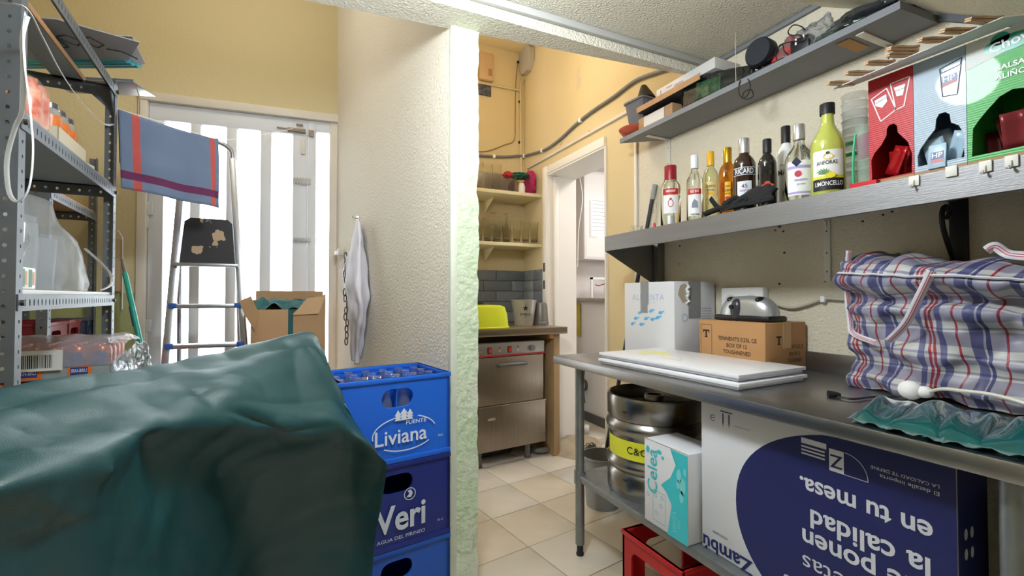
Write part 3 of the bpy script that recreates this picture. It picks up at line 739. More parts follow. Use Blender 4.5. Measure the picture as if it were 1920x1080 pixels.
# --- red crate below the undershelf
Mr = mat('red_crate_plastic', 'b51f24', .4)
def roundrect(x0, x1, y0, y1, r, n_=4):
    out = []
    for cx0, cy0, a0 in ((x1-r, y1-r, 0), (x0+r, y1-r, 90), (x0+r, y0+r, 180), (x1-r, y0+r, 270)):
        for k in range(n_+1):
            a = math.radians(a0+90*k/n_); out.append((cx0+r*math.cos(a), cy0+r*math.sin(a)))
    return out
def crate(name, label, loc, rz, w_, d_, h_, m, win, group=None, inner=True):
    t = thing(name, label, 'crate', loc, rz, group)
    th = .010; B_ = MB()
    faces = [(frame((0, 0, 0), (1, 0, 0), (0, 0, 1)), w_), (frame((w_, 0, 0), (0, 1, 0), (0, 0, 1)), d_), (frame((w_, d_, 0), (-1, 0, 0), (0, 0, 1)), w_), (frame((0, d_, 0), (0, -1, 0), (0, 0, 1)), d_)]
    for Mf, ll in faces:
        B_.plate([(0, 0), (ll, 0), (ll, h_), (0, h_)], [roundrect(ll/2-a_, ll/2+a_, z0, z1, r_) for a_, z0, z1, r_ in win], th, Mf)
    B_.build('walls', m, t, smooth=30)
    MB().box(.004, w_-.004, .004, d_-.004, .004, .014).build('bottom', m, t)
    for z0, z1, e, nm in ((0, .018, .004, 'bottom_rim'), (h_-.016, h_, .005, 'top_rim')):
        g = MB(); g.box(-e, w_+e, -e, .012, z0, z1, bev=.002).box(-e, w_+e, d_-.012, d_+e, z0, z1, bev=.002).box(-e, .012, 0, d_, z0, z1, bev=.002).box(w_-.012, w_+e, 0, d_, z0, z1, bev=.002)
        g.build(nm, m, t)
    return t
rc = aZ(1185, 1080, .10)
t = crate('red_crate', 'red plastic bottle crate on the floor below the undershelf', (1.16, 1.03, 0), 0, .30, .40, .285, Mr, [(.10, .045, .225, .03)])
t.location = (1.13, 1.43, 0); t.rotation_euler = (0, 0, math.radians(-90))
# bucket
bk_ = thing('grey_bucket', 'plain grey bucket on the floor behind the bench leg', 'bucket', (1.42, 2.00, 0))
cpt = aZ(1135, 968, 0); bk_.location = (cpt.x+.07, cpt.y+.12, 0)
MB().lathe([(.085, 0), (.09, .0), (.115, .27), (.121, .275), (.121, .283), (.113, .283), (.087, .012), (0, .012)], 32).build('body', mat('grey_bucket_plastic', '8f9192', .5), bk_)
MB().tube([(.12*math.cos(a), .12*math.sin(a)*.3-.10*0, .255-.09*math.sin(a)) for a in [i/16*math.pi for i in range(17)]], .003, 6).build('handle', M_chrome, bk_)
# leaning black pole behind the carton
pt_, pb = aX(1228, 346, 1.785), aX(1165, 690, 1.70)
d_ = (pt_-pb).normalized(); a = pb - d_*(pb.z/d_.z); e = pt_
t = thing('mop_pole', 'dark pole with grey tip leaning on the wall behind the white carton', 'pole', (a.x, a.y, .0))
MB().cyl((0, 0, .002), tuple((e-a)*.965), .0115, 12).build('shaft', mat('dark_blue_grey_pole', '2c323c', .4), t)
MB().cyl(tuple((e-a)*.955), tuple(e-a), .0135, 12).build('grey_tip', mat('grey_grip', '9a9b9c', .5), t)

t = thing('wrapped_parcel', 'grey parcel wrapped in glossy plastic behind the near bench leg', 'parcel', (1.36, .36, UZ+.001))
P = [[Vector((.11*math.copysign(abs(math.cos(a))**.5, math.cos(a))*(1+.05*noise.noise(Vector((a*3, z*12, 1)))), .065*math.copysign(abs(math.sin(a))**.5, math.sin(a))*(1+.05*noise.noise(Vector((a*2, z*9, 5)))), z)) for a in [i/40*2*math.pi for i in range(41)]] for z in [j*.02 for j in range(21)]]
MB().grid(P).poly([tuple(p) for p in P[-1][:-1]]).build('wrapping', mat('grey_wrap_film', '75797c', .22, var=.3, vscale=12, coat=.6), t, smooth=60)
# ================================================================== STEEL WALL SHELF AND ITS BOTTLES
SZ = 1.491; SX = 1.43; SY1 = 1.944; SY0 = -.2
M_steel = mat('dull_shelf_steel', '8d8d8f', .5, .85, bump=.15, bscale=30, stretch=(1, 1, 14), var=.10, vscale=3)
sh = thing('steel_wall_shelf', 'stainless steel wall shelf holding the bottles and sauce boxes', 'shelf', (SX, SY1, SZ))
MB().box(.0032, XW-.0045-SX, SY0-SY1, -.001, -.016, -.0005).box(0, .003, SY0-SY1, 0, -.075, 0).box(XW-.004-SX, XW-.002-SX, SY0-SY1, 0, 0, .03).box(.0032, .018, SY0-SY1, -.001, -.075, -.072).build('shelf_plate', M_steel, sh)
b0 = aY(1218, 528, SY1)
for y in (-.003, SY0-SY1+.3):
    MB().prism([(.0, -.075), (XW-.003-SX, -.020), (XW-.003-SX, b0.z-SZ-.03), (b0.x-SX, b0.z-SZ)], -y-.003, -y, Matrix(((1, 0, 0, 0), (0, 0, -1, 0), (0, 1, 0, 0), (0, 0, 0, 1)))).box(XW-.05-SX, XW-.003-SX, y-.035, y-.0035, b0.z-SZ-.03, -.02).build('end_bracket', mat('bracket_steel', '8b8c8c', .4, .9, var=.15, vscale=8), sh)  # plain mid grey steel, close to the shelf plate's tone
MB().cyl((.10, -.35, -.022), (.10, -.35, -.016), .006).cyl((.10, -1.1, -.022), (.10, -1.1, -.016), .006).build('bolt', M_chrome, sh)
# hooks on the lip
for k, (x, y) in enumerate(((1715, 340), (1785, 322), (1849, 313), (1898, 303))):
    p = aX(x, y, SX); labs = ['white adhesive hook on the steel shelf edge farthest from the camera', 'plain white adhesive square between the hooks on the steel shelf edge', 'white adhesive hook under the silver sauce box', 'white adhesive hook under the green sauce box']
    t = thing('adhesive_hook', labs[k], 'hook', p-Vector((.001, 0, 0)), 0, 'adhesive hooks on the shelf edge')
    MB().box(-.004, 0, -.011, .011, -.012, .014, bev=.001).build('pad', pl('e3e1da', .5), t)
    if k != 1: MB().tube([(-.004, 0, .002), (-.007, 0, -.008), (-.010, 0, -.016), (-.016, 0, -.016), (-.017, 0, -.010)], .0022, 6).build('hook_wire', pl('c9c7c0', .4), t)
# white L brackets
def bracket(name, lab, x, ytop, ybot, z, arm, fz):
    p = aX(x, (ytop+ybot)/2, XW-.01); q = aX(x, ybot, XW-.01)
    t = thing(name, lab, 'bracket', (XW-.002, p.y, z), 0, 'white shelf brackets on the cream wall')
    g = MB().box(-.004, 0, -.012, .012, q.z-z, 0, bev=.001).box(-arm, 0, -.012, .012, -.004, 0, bev=.001)
    g.prism([(-.03, -.004), (-.004, -.004), (-.004, -.04), (-.014, -.014)], -.002, .002, Matrix(((1, 0, 0, 0), (0, 0, -1, 0), (0, 1, 0, 0), (0, 0, 0, 1))))
    g.build('angle', pl('dcd8ce', .4), t)
    g = MB()
    for k_ in (.2, .55, .85): g.sphere((-.005, 0, (q.z-z)*k_), .001, .003, .003, 4)
    g.build('screws', mat('dark_screw', '4b4640', .5, .5), t)
bracket('white_bracket', 'white angle bracket under the middle of the steel shelf', 1549, 395, 527, SZ-.018, .14, 0)
p = aX(1797, 400, XW-.01)
t = thing('black_scroll_bracket', 'black wrought iron scroll bracket under the steel shelf above the bag', 'bracket', (XW-.002, p.y, SZ-.018))
g = MB().box(-.012, 0, -.022, .022, -.36, 0, bev=.003).box(-.2, 0, -.012, .012, -.010, 0, bev=.002)
g.build('bar', M_black, t)
sc = [(-.03, .0, -.20), (-.055, 0, -.165), (-.085, 0, -.12), (-.105, 0, -.075), (-.10, 0, -.04), (-.08, 0, -.028), (-.064, 0, -.042), (-.068, 0, -.058), (-.08, 0, -.06)]
MB().tube([catmull([Vector(p_) for p_ in sc], i/30) for i in range(31)], .007, 8).tube([catmull([Vector(p_) for p_ in [(-.012, 0, -.20), (-.035, 0, -.215), (-.05, 0, -.24), (-.04, 0, -.262), (-.026, 0, -.25)]], i/16) for i in range(17)], .006, 8).build('scroll', M_black, t)

def bottle(lab, px_, ytop, wpx, prof, glass, cap, capz, X=1.50, liquid=None, name='bottle', power=None, group='bottles on the steel shelf'):
    p = aX(px_, ytop, X); h = p.z-SZ; zc = (Vector((p.x, p.y, 0))).dot(_f)
    r = wpx/FPX*zc/2*.93
    t = thing(name, lab, 'bottle', (p.x, p.y, SZ+.001), math.atan2(-p.y, -p.x)+math.pi/2, group)
    pr = [(a*r if a < 9 else a-9, b*h) for a, b in prof]
    capi = capz*h
    body = [q for q in pr if q[1] <= capi+.01]
    MB().lathe([(0, .0)]+[(body[0][0]*.9, 0)]+body+[(body[-1][0], capi+.012), (0, capi+.012)], 28, power=power).build('glass', glass, t, smooth=50)
    rc_ = body[-1][0]*1.16+.001
    MB().lathe([(rc_, capi), (rc_, h-.002), (rc_-.0015, h), (0, h)], 20).build('cap', cap, t)
    F = frame((0, 0, 0), (1, 0, 0), (0, 0, 1))     # local -Y faces the camera
    return t, r, h, F
def lab(t, r, z0, z1, m, half=1.05, name='label', dr=.0012, power=None):
    MB().lathe([(r+dr, z0), (r+dr, z1)], 20, a0=-math.pi/2-half, a1=-math.pi/2+half).build(name, m, t, smooth=60)
def ltx(t, r, F, items, m, name='lettering'):
    g = MB()
    for s_, sz, x, z, w_ in items: g.text(s_, sz, x, z, F, cyl=r+.0016, bold=.01, w=w_)
    g.build(name, m, t)
tall = [(1, .02), (1, .62), (.97, .66), (.80, .72), (.50, .77), (.38, .81), (.34, .86), (.34, 1)]
slim = [(1, .02), (1, .60), (.95, .64), (.62, .70), (.42, .76), (.38, .82), (.36, 1)]
G_clr = M_glass('bottle_clear_glass', 'eef4ee'); G_pale = M_glass('bottle_pale_glass', 'e9edc8'); G_amb = M_glass('bottle_amber_spirit', 'd98a1e'); G_dk = mat('bottle_dark_brown', '2a120c', .05, coat=1); G_bk = mat('bottle_black_glass', '0e0f12', .06, coat=1)
G_lim = mat('bottle_limoncello', 'd6de6a', .08, trans=.35, coat=1); G_sil = mat('tequila_silver_glass', 'e4e3b0', .03, trans=.9)
LW = pl('e8e8ea', .5); LR = pl('b9252c', .5); LK = pl('15161a', .5); LY = pl('e8b21c', .5)
t, r, h, F = bottle('clear vodka bottle with red cap, leftmost bottle on the shelf', 1257, 312, 39, tall, G_clr, pl('8e1626', .35), .76)
lab(t, r, h*.50, h*.60, LR, .8); lab(t, r, h*.20, h*.49, LW, .75, 'lower_label'); ltx(t, r, F, [('SMIRNOFF', .014, 0, h*.555, .042)], P_w); g = MB().ring(0, h*.36, .012, .018, .003, F @ T(0, 0, r+.001), n=14).ell(0, h*.43, .005, .005, F @ T(0, 0, r+.001)); g.build('emblem', LR, t); lab(t, r, h*.03, h*.16, mat('silver_foil', 'b9bcbc', .3, .7), .4, 'foil_label')
t, r, h, F = bottle('clear white rum bottle with white screw cap and red label band', 1302, 292, 31, slim, G_clr, pl('dfe2ea', .35), .80)
lab(t, r, h*.40, h*.48, LR, .9); lab(t, r, h*.08, h*.395, LW, .9, 'lower_label'); ltx(t, r, F, [('RED BAY', .016, 0, h*.44, .036)], P_w); ltx(t, r, F, [('WHITE RUM', .010, 0, h*.10, .034)], LK, 'small_lettering'); MB().poly([(-.012, h*.2, .0), (.013, h*.2, 0), (.010, h*.29, 0), (-.002, h*.33, 0), (-.010, h*.27, 0)], F @ T(0, 0, r+.0016)).build('emblem', pl('7e8796', .6), t); lab(t, r*.38, h*.86, h*.88, LR, 3.1, 'cap_band', .002)
t, r, h, F = bottle('pale tequila bottle with yellow cap behind the gold one', 1332, 285, 30, tall, G_sil, pl('e0aa1e', .35), .80, X=1.60)
lab(t, r, h*.33, h*.56, pl('dfc98a', .5), .9); ltx(t, r, F, [('CUERVO', .014, 0, h*.50, .040), ('ESPECIAL', .008, 0, h*.45, .030)], pl('6b4a1e', .6)); MB().poly([(-.014, h*.39, 0), (.014, h*.39, 0), (.014, h*.43, 0), (-.014, h*.43, 0)], F @ T(0, 0, r+.0016)).build('emblem', LY, t)
t, r, h, F = bottle('gold tequila bottle with yellow label and gold cap', 1364, 278, 34, tall, G_amb, mat('gold_cap', 'c59a2c', .3, .8), .79, power=3, X=1.56)
lab(t, r, h*.22, h*.50, LY, .85); ltx(t, r, F, [('Jose', .012, 0, h*.44, .018), ('Cuervo', .020, 0, h*.385, .040), ('ESPECIAL', .008, 0, h*.335, .028)], pl('5e3a10', .6)); MB().ell(0, h*.27, .010, .008, F @ T(0, 0, r+.0016)).build('seal', LR, t)
t, r, h, F = bottle('dark brown aniseed spirit bottle with silver cap and white label', 1395, 261, 43, tall, G_dk, mat('silver_cap', 'c9cace', .3, .8), .80)
lab(t, r, h*.48, h*.58, pl('1b2036', .5), 1.0); ltx(t, r, F, [('RICARD', .028, 0, h*.53, .066)], P_w); lab(t, r, h*.14, h*.40, pl('d9dfea', .5), .62, 'lower_label'); ltx(t, r, F, [('45', .02, 0, h*.33, .02), ('PASTIS', .009, 0, h*.27, .03)], pl('7a3a4a', .6), 'small_lettering')
g = MB()
for z in (.48, .578): g.lathe([(r+.0018, h*z), (r+.0018, h*z+.0018)], 20, a0=-math.pi/2-1, a1=-math.pi/2+1)
g.build('label_rule', P_w, t)
t, r, h, F = bottle('black bottle with yellow neck band and red hat emblem', 1438, 262, 34, tall, G_bk, LK, .80)
lab(t, r*.36, h*.80, h*.845, pl('d7cf2a', .5), 3.1, 'neck_band', .003); ltx(t, r, F, [('TUNEL', .020, 0, h*.235, .044)], pl('c8cf2c', .5)); MB().ell(0, h*.31, .020, .007, F @ T(0, 0, r+.002)).ell(0, h*.335, .010, .009, F @ T(0, 0, r+.002)).build('emblem', pl('c0442a', .5), t)
t, r, h, F = bottle('white coconut liqueur bottle with black cap behind the silver capped one', 1473, 238, 36, tall, mat('white_bottle_glaze', 'e9ebea', .2, coat=.6), LK, .80, X=1.62)
ltx(t, r, F, [('MALU', .028, .0, h*.44, .056), ('caribbean', .007, 0, h*.53, .04)], LK); MB().ell(.0, h*.2, .014, .014, F @ T(0, 0, r+.0016)).build('emblem', pl('7c9a6a', .6), t)
t, r, h, F = bottle('clear liqueur bottle with silver cap and lavender edged label', 1498, 235, 52, [(1, .02), (1, .50), (.97, .56), (.80, .63), (.45, .71), (.36, .76), (.34, .80), (.34, 1)], G_clr, mat('silver_cap', 'c9cace', .3, .8), .80, X=1.49)
lab(t, r, h*.06, h*.50, LW, .85); lab(t, r, h*.40, h*.435, pl('a99bd0', .5), .85, 'lavender_band', .002); lab(t, r, h*.08, h*.105, pl('a99bd0', .5), .85, 'lavender_band', .002)
MB().poly([(0, -.016, 0), (.014, 0, 0), (0, .016, 0), (-.014, 0, 0)], F @ T(-.008, h*.48, r+.0022)).build('emblem', pl('1d2440', .5), t); ltx(t, r, F, [('GRANADINA', .010, .004, h*.25, .038), ('jarabe', .008, .004, h*.20, .025)], pl('8f86b8', .5)); MB().ell(-.004, h*.33, .010, .010, F @ T(0, 0, r+.002)).build('fruit', pl('c03a4e', .5), t)
t, r, h, F = bottle('large limoncello bottle of green yellow liqueur with black cap', 1551, 196, 60, [(1, .02), (1, .50), (.98, .56), (.88, .62), (.60, .70), (.42, .76), (.38, .80), (.36, .88), (.36, 1)], G_lim, LK, .885, X=1.50)
lab(t, r, h*.06, h*.47, pl('f0f0ec', .5), .92); lab(t, r, h*.05, h*.17, LK, .92, 'lower_label', .002); lab(t, r, h*.17, h*.20, pl('d9d42a', .5), .92, 'yellow_band', .002)
ltx(t, r, F, [('ANFORAS', .017, -.003, h*.335, .056)], LK); ltx(t, r, F, [('LIMONCELLO', .019, .002, h*.115, .078)], P_w, 'small_lettering')
g = MB(); FF = F @ T(0, 0, r+.0024)
for k in range(7):
    a = -1.2+k*.4; g.poly([(-.012, h*.215, 0), (-.012+.022*math.sin(a), h*.215+.02*math.cos(a), 0), (-.012+.016*math.sin(a+.35), h*.215+.014*math.cos(a+.35), 0)], FF)
g.build('leaf_print', pl('6a9a5e', .6), t); MB().ell(.006, h*.20, .013, .009, FF).ring(.0, h*.40, .013, .010, .002, FF, n=14).build('lemon_print', pl('e3cf2c', .5), t); MB().ell(0, h*.435, .005, .004, FF).build('emblem', LK, t)

# stacked clear plastic cups, sachet bag, low glass, lighter, black cloth
p = aX(1604, 300, 1.62)
t = thing('plastic_cup_stack', 'tall stack of clear plastic cups beside the limoncello bottle', 'cups', (1.62, p.y, SZ+.001))
for k in range(10):
    z = k*.028; MB().lathe([(.028, z), (.036, z+.085), (.038, z+.087)], 20, T(0, 0, 0)).build('cup', mat('cup_clear_plastic', 'eef4f6', .08, trans=.85, ior=1.1, alpha=.55), t)
for z in (.135, .170): MB().lathe([(.037, z), (.0375, z+.012), (.031, z+.014)], 12, a0=2.2, a1=4.4).build('green_tag', pl('2fae6a', .5), t)
p = aX(1620, 350, 1.47)
t = thing('sachet_bag', 'green edged clear bag with pink sachets beside the red sauce box', 'bag', (1.50, .775, SZ+.001))
random.seed(4)
P = surf([[Vector((x_+.004*math.sin(i*2.3+j), y_, z_)) for i, (x_, y_) in enumerate(((.0, .022), (-.014, .0), (-.006, -.02), (.03, -.022), (.045, .01)))] for j, z_ in enumerate((0, .05, .10, .15, .19))], 16, 12)
MB().grid(P).build('film', mat('green_tint_film', 'bfe0cf', .15, trans=.6, ior=1.1, alpha=.7), t)
MB().tube([(-.012, .022, .0), (-.016, .022, .06), (-.012, .022, .12), (-.004, .02, .17)], .004, 6).build('green_edge', pl('3aa878', .4), t)
MB().prism([(-.02, 0), (.02, 0), (.02, .07), (-.02, .07)], -.003, .003, T(.015, 0, .10) @ RX(1.4) @ RY(1.3)).build('sachet', pl('b83a7a', .3), t)
p = aX(1193, 425, 1.50)
t = thing('low_tumbler', 'low clear glass standing at the far end of the steel shelf', 'glass', (1.50, p.y, SZ+.001))
MB().lathe([(.0, .0), (.030, 0), (.033, .035), (.031, .035), (.028, .006), (0, .006)], 24).build('glass', M_clear, t)
p = aX(1227, 425, 1.47)
t = thing('red_lighter', 'small red cap beside the leftmost bottle', 'lighter', (1.47, p.y, SZ+.001)); MB().lathe([(.006, 0), (.006, .022), (.004, .026), (0, .026)], 12).build('body', pl('c32a3c', .35), t)
# black folded cloth
t = thing('black_apron', 'black crumpled apron lying in front of the middle bottles', 'cloth', (1.46, 1.20, SZ+.001))
def blackband(pts, w_):
    n_ = 22; q = [catmull([Vector(p_)-Vector(t.location) for p_ in pts], i/n_) for i in range(n_+1)]; A = []; B = []
    for i, p_ in enumerate(q):
        d = (q[min(i+1, n_)]-q[max(i-1, 0)]).normalized(); s_ = d.cross(Vector((-1, 0, .1))).normalized(); A.append(p_+s_*w_/2+Vector((.01, 0, 0))); B.append(p_-s_*w_/2)
    return A, B
Mcl = mat('black_cloth', '101216', .85, bump=.3, bscale=90)
X0 = 1.435
for pts, w_ in (([aX(1318, 402, X0), aX(1345, 392, X0), aX(1385, 385, X0), aX(1420, 376, X0), aX(1450, 372, X0)], .020),
                ([aX(1330, 372, X0), aX(1340, 385, X0), aX(1352, 396, X0+.004)], .022), ([aX(1352, 393, X0), aX(1366, 378, X0-.002), aX(1380, 372, X0), aX(1392, 386, X0)], .022),
                ([aX(1372, 390, X0+.002), aX(1392, 372, X0-.004), aX(1402, 380, X0), aX(1440, 362, X0+.004), aX(1452, 350, X0+.006)], .022)):
    A, B = blackband(pts, w_); MB().grid([A, [(a_+b_)/2+Vector((-.004, 0, 0)) for a_, b_ in zip(A, B)], B]).build('fold', Mcl, t, solid=.003)
ctr = [[aX(x, y, X0+dx_)-Vector(t.location) for x, y, dx_ in row] for row in
       (((1350, 398, .0), (1385, 388, 0), (1420, 382, 0), (1448, 375, 0)), ((1352, 385, .012), (1390, 370, .006), (1424, 356, .012), (1446, 350, .014)), ((1356, 378, .05), (1392, 362, .05), (1425, 346, .05), (1442, 342, .05)))]
for r_ in ctr:
    for q_ in r_: q_.z = max(q_.z, .002)
MB().grid(surf(ctr, 24, 12, lambda u_, v_, p_: .003*noise.noise(p_*60))).build('cloth_body', Mcl, t, solid=.003)

# ------------------------------------------------------------------ dispenser boxes
FZ = 1.46
def dispenser(name, lab_, ya, yb, m, side, hole, h_=.300):
    t = thing(name, lab_, 'box', (FZ, ya, SZ+.001), 0, 'sauce sachet boxes on the steel shelf')
    w_ = ya-yb; F = frame((0, 0, 0), (0, -1, 0), (0, 0, 1))
    hl = [(x*w_, y*h_) for x, y in hole]
    # local x to the right of the face, z up; front has a torn opening
    MB().plate([(0, 0), (w_, 0), (w_, h_), (0, h_)], [hl], .003, F).build('front_panel', m, t, smooth=0)
    MB().box(.003, .19, -.003, 0, 0, h_).box(.003, .19, -w_, -w_+.003, 0, h_).box(.187, .19, -w_, 0, 0, h_).box(.003, .19, -w_, 0, 0, .003).box(.003, .19, -w_, 0, h_-.003, h_).build('side_panels', side, t)
    MB().box(-.0012, -.0004, -w_, 0, 0, .035*h_ if 0 else .012).build('bottom_strip', M_card, t)
    return t, F, w_, h_
M_rb = mat('red_corrugated', 'b5232c', .4, bump=.5, bscale=1, stretch=(1, 1, 1), coat=.1); M_sb = mat('silver_corrugated', 'a3b6c6', .4, coat=.1); M_gb = mat('green_corrugated', '45a552', .42, coat=.1)
def corr(m):       # fine corrugation relief
    k = m.node_tree; b = k.nodes['Principled BSDF']; tc = k.nodes.new('ShaderNodeTexCoord'); w_ = k.nodes.new('ShaderNodeTexWave'); w_.bands_direction = 'Z'; w_.inputs['Scale'].default_value = 55; w_.inputs['Distortion'].default_value = .6
    bp = k.nodes.new('ShaderNodeBump'); bp.inputs['Strength'].default_value = .35; bp.inputs['Distance'].default_value = .001
    k.links.new(tc.outputs['Object'], w_.inputs[0]); k.links.new(w_.outputs[0], bp.inputs['Height']); k.links.new(bp.outputs[0], b.inputs['Normal'])
for m in (M_rb, M_sb, M_gb): corr(m)
holeR = [(.06, .05), (.95, .05), (.96, .22), (.88, .33), (.78, .38), (.70, .42), (.66, .44), (.65, .50), (.58, .53), (.48, .53), (.42, .50), (.41, .44), (.30, .37), (.12, .30), (.05, .24)]
holeH = [(.07, .09), (.95, .09), (.95, .28), (.86, .36), (.72, .40), (.70, .47), (.62, .50), (.50, .50), (.44, .46), (.42, .38), (.28, .32), (.12, .24), (.06, .18)]
holeG = [(.06, .08), (.98, .08), (.98, .42), (.86, .50), (.62, .53), (.45, .50), (.28, .42), (.15, .35), (.08, .30)]
yR, yH, yG, yE = .742, .637, .532, .405
dt, F, w_, h_ = dispenser('red_sauce_box', 'red dispenser box with two white outlined sachets and torn opening', yR, yH+.001, M_rb, M_rb, holeR)
g = MB()
def outline(g, pts, F, lw=.0013, z=.001):
    n_ = len(pts)
    for i in range(n_):
        a, b = Vector(pts[i]), Vector(pts[(i+1) % n_]); d = (b-a).normalized(); q = Vector((-d.y, d.x))*lw
        g.poly([(a.x-q.x, a.y-q.y, z), (b.x-q.x, b.y-q.y, z), (b.x+q.x, b.y+q.y, z), (a.x+q.x, a.y+q.y, z)], F)
outline(g, [(.008, .245), (.045, .262), (.066, .195), (.030, .175)], F); outline(g, [(.054, .27), (.098, .272), (.084, .198), (.066, .194)], F)
g.build('white_outline', P_w, dt)
g = MB().poly([(.016, .238), (.044, .246), (.046, .225), (.034, .212), (.018, .222)], F @ T(0, 0, .001)).poly([(.062, .256), (.088, .256), (.082, .228), (.068, .230)], F @ T(0, 0, .001)); g.build('white_label', P_w, dt)
g = MB().text('TOMATO', .008, .031, .232, F @ T(0, 0, .001), rot=.25).text('KETCHUP', .007, .075, .245, F @ T(0, 0, .001), rot=.15); g.build('lettering', pl('7d7f88'), dt)
dt2, F, w_, h_ = dispenser('silver_sauce_box', 'silver blue dispenser box printed with a sachet between red and green boxes', yH, yG+.001, M_sb, M_sb, holeH)
g = MB(); outline(g, [(.055, .262), (.098, .272), (.088, .185), (.060, .190)], F, .001); outline(g, [(.055, .262), (.098, .272), (.094, .256), (.058, .250)], F, .0007); g.build('black_outline', LK, dt2)
MB().rect(.058, .088, .222, .240, F, z=.0008).build('blue_label', pl('8fa6c8', .5), dt2); MB().text('HP', .020, .073, .231, F, bold=.02, z=.0014).build('lettering', P_w, dt2); MB().poly([(.058, .214), (.088, .219), (.088, .225), (.058, .221)], F @ T(0, 0, .001)).build('red_band', pl('c98a86', .5), dt2)
dt3, F, w_, h_ = dispenser('green_sauce_box', 'green and white dispenser box of dressings with wide torn opening', yG, yE, M_gb, M_gb, holeG)
MB().poly([(.0, .235), (w_, .262), (w_, h_), (0, h_)], F @ T(0, 0, .0006)).build('white_print', pl('d3d8d4', .5), dt3)
MB().ell(.075, .268, .044, .019, F @ T(0, 0, .0006)).ell(.060, .283, .016, .014, F @ T(0, 0, .0006)).build('teal_emblem', pl('2b9a86', .3), dt3)
MB().text('Chovi', .030, .077, .268, F @ T(0, 0, .0012), rot=.12, bold=.02).text('SALSAS', .017, .080, .215, F @ T(0, 0, .0012), bold=.02).text('ALIÑOS', .017, .080, .194, F @ T(0, 0, .0012), bold=.02).build('lettering', P_w, dt3)
# sachets inside
Msr = mat('red_sachet_foil', 'a3171c', .25, .3)
def sachets(pat, group, y0, y1, m, nn, seed, z1=.10):
    random.seed(seed)
    for k in range(nn):
        t = thing('sauce_sachet', pat, 'sachet', (FZ+.02+random.uniform(0, .09), random.uniform(y0, y1), SZ+.006), random.uniform(-.6, .6), group)
        s_ = random.uniform(.9, 1.1); Q = T(0, 0, 0) @ RX(random.uniform(-.4, .4)) @ RY(random.uniform(-.25, .35))
        P = []
        for j in range(5):
            P.append([Vector((.006*math.sin(math.pi*i/5)*math.sin(math.pi*j/4)+.003*math.sin(i+seed+k), (i/5-.5)*.042, .003+j/4*.082*s_+.018*(k % 3))) for i in range(6)])
        MB().grid(P, M=Q).build('pouch', m, t, solid=.002)
sachets('red foil sauce sachet standing in the red dispenser box', 'red sachets in the red box', yH+.028, yR-.028, Msr, 8, 3)
sachets('red clear sauce sachet standing in the green dispenser box', 'sachets in the green box', yE+.03, yG-.03, mat('dark_red_sachet', '7d2a30', .25, .2), 7, 9)
sachets('pale blue sauce sachet standing in the silver dispenser box', 'pale sachets in the silver box', yG+.028, yH-.03, mat('pale_blue_sachet', 'a9c3d6', .3, .1), 6, 14)
t = thing('printed_sachet', 'pale blue sachet with navy letters leaning out of the silver box', 'sachet', (FZ-.006, yH-.047, SZ+.014), 0)
F2 = frame((0, .018, 0), (0, -1, 0), (.12, 0, 1))
MB().box(0, .036, .0, .062, -.004, 0, F2, bev=.0015).build('pouch', mat('pale_blue_sachet', 'a9c3d6', .3, .1), t)
MB().rect(.006, .032, .022, .042, F2, z=.0006).build('navy_label', pl('27427c', .4), t); MB().text('HP', .018, .019, .032, F2, z=.0012, bold=.02).build('lettering', P_w, t); MB().rect(.006, .032, .014, .021, F2, z=.0006).build('red_band', pl('b8443e', .4), t)
t = thing('red_packet', 'flat red packet lying before the red sauce box on the shelf edge', 'packet', aX(1620, 338, 1.44)); t.location.z = SZ+.001
MB().prism([(.0, -.03), (.02, -.03), (.03, .03), (-.005, .035)], 0, .012).build('pouch', mat('red_foil', 'c11d24', .3, .2), t)
# lid flap with clothes pegs
t = thing('card_lid', 'pale card strip lying along the tops of the sauce boxes with wooden pegs on it', 'card', (FZ, yR, SZ+.303))
A = [Vector((FZ-.004, .790, SZ+.303)), Vector((FZ-.004, .40, SZ+.303))]; B = [aX(1560, 168, 1.385), aX(1880, 33, 1.385)]
zt_ = (B[0].z+B[1].z)/2
o = Vector(t.location); g = MB()
A[0] = aX(1600, 172, FZ-.006); A[0].z = SZ+.303
g.add([tuple(q-o) for q in (A[0], A[1], B[1], B[0])]+[tuple(q-o+Vector((.002, 0, .003))) for q in (A[0], A[1], B[1], B[0])], [(0, 1, 2, 3), (7, 6, 5, 4), (0, 4, 5, 1), (1, 5, 6, 2), (2, 6, 7, 3), (3, 7, 4, 0)])
g.build('panel', pl('cfcfcd', .7), t, smooth=0)
pegs = [(1576, 153), (1611, 134), (1649, 115), (1690, 100), (1693, 88), (1752, 72), (1795, 55), (1845, 34)]
Mpg = mat('peg_wood', 'd0aa84', .6, var=.3, vscale=30)
for k, (x, y) in enumerate(pegs):
    u_ = (x-1560)/320; p = aX(x, y+3, 1.388)
    lbl = ['wooden clothes peg nearest the bottles on the card strip', 'second wooden clothes peg from the bottle end of the card strip', 'third wooden clothes peg from the bottle end of the card strip', 'wooden clothes peg under the tip of the near white bracket', 'wooden clothes peg just right of the near white bracket', 'wooden clothes peg above the silver sauce box', 'wooden clothes peg between the silver and green sauce boxes', 'wooden clothes peg nearest the camera above the green box'][k]
    t = thing('clothes_peg', lbl, 'peg', p, -YAW-math.pi/2, 'wooden clothes pegs on the card lid')
    for s_ in (-1, 1):
        MB().prism([(-.036, s_*.001), (.036, s_*.0005), (.036, s_*.004), (.01, s_*.0065), (-.02, s_*.0055), (-.036, s_*.0075)], -.008, .008, RZ(-math.pi/2) @ RX(math.pi/2-.3)).build('peg_half', Mpg, t)
    MB().tube([(0.0035*math.cos(a), .004, .006*math.sin(a)) for a in [i/10*2*math.pi for i in range(10)]], .0012, 5, closed=True).build('spring', M_chrome, t)

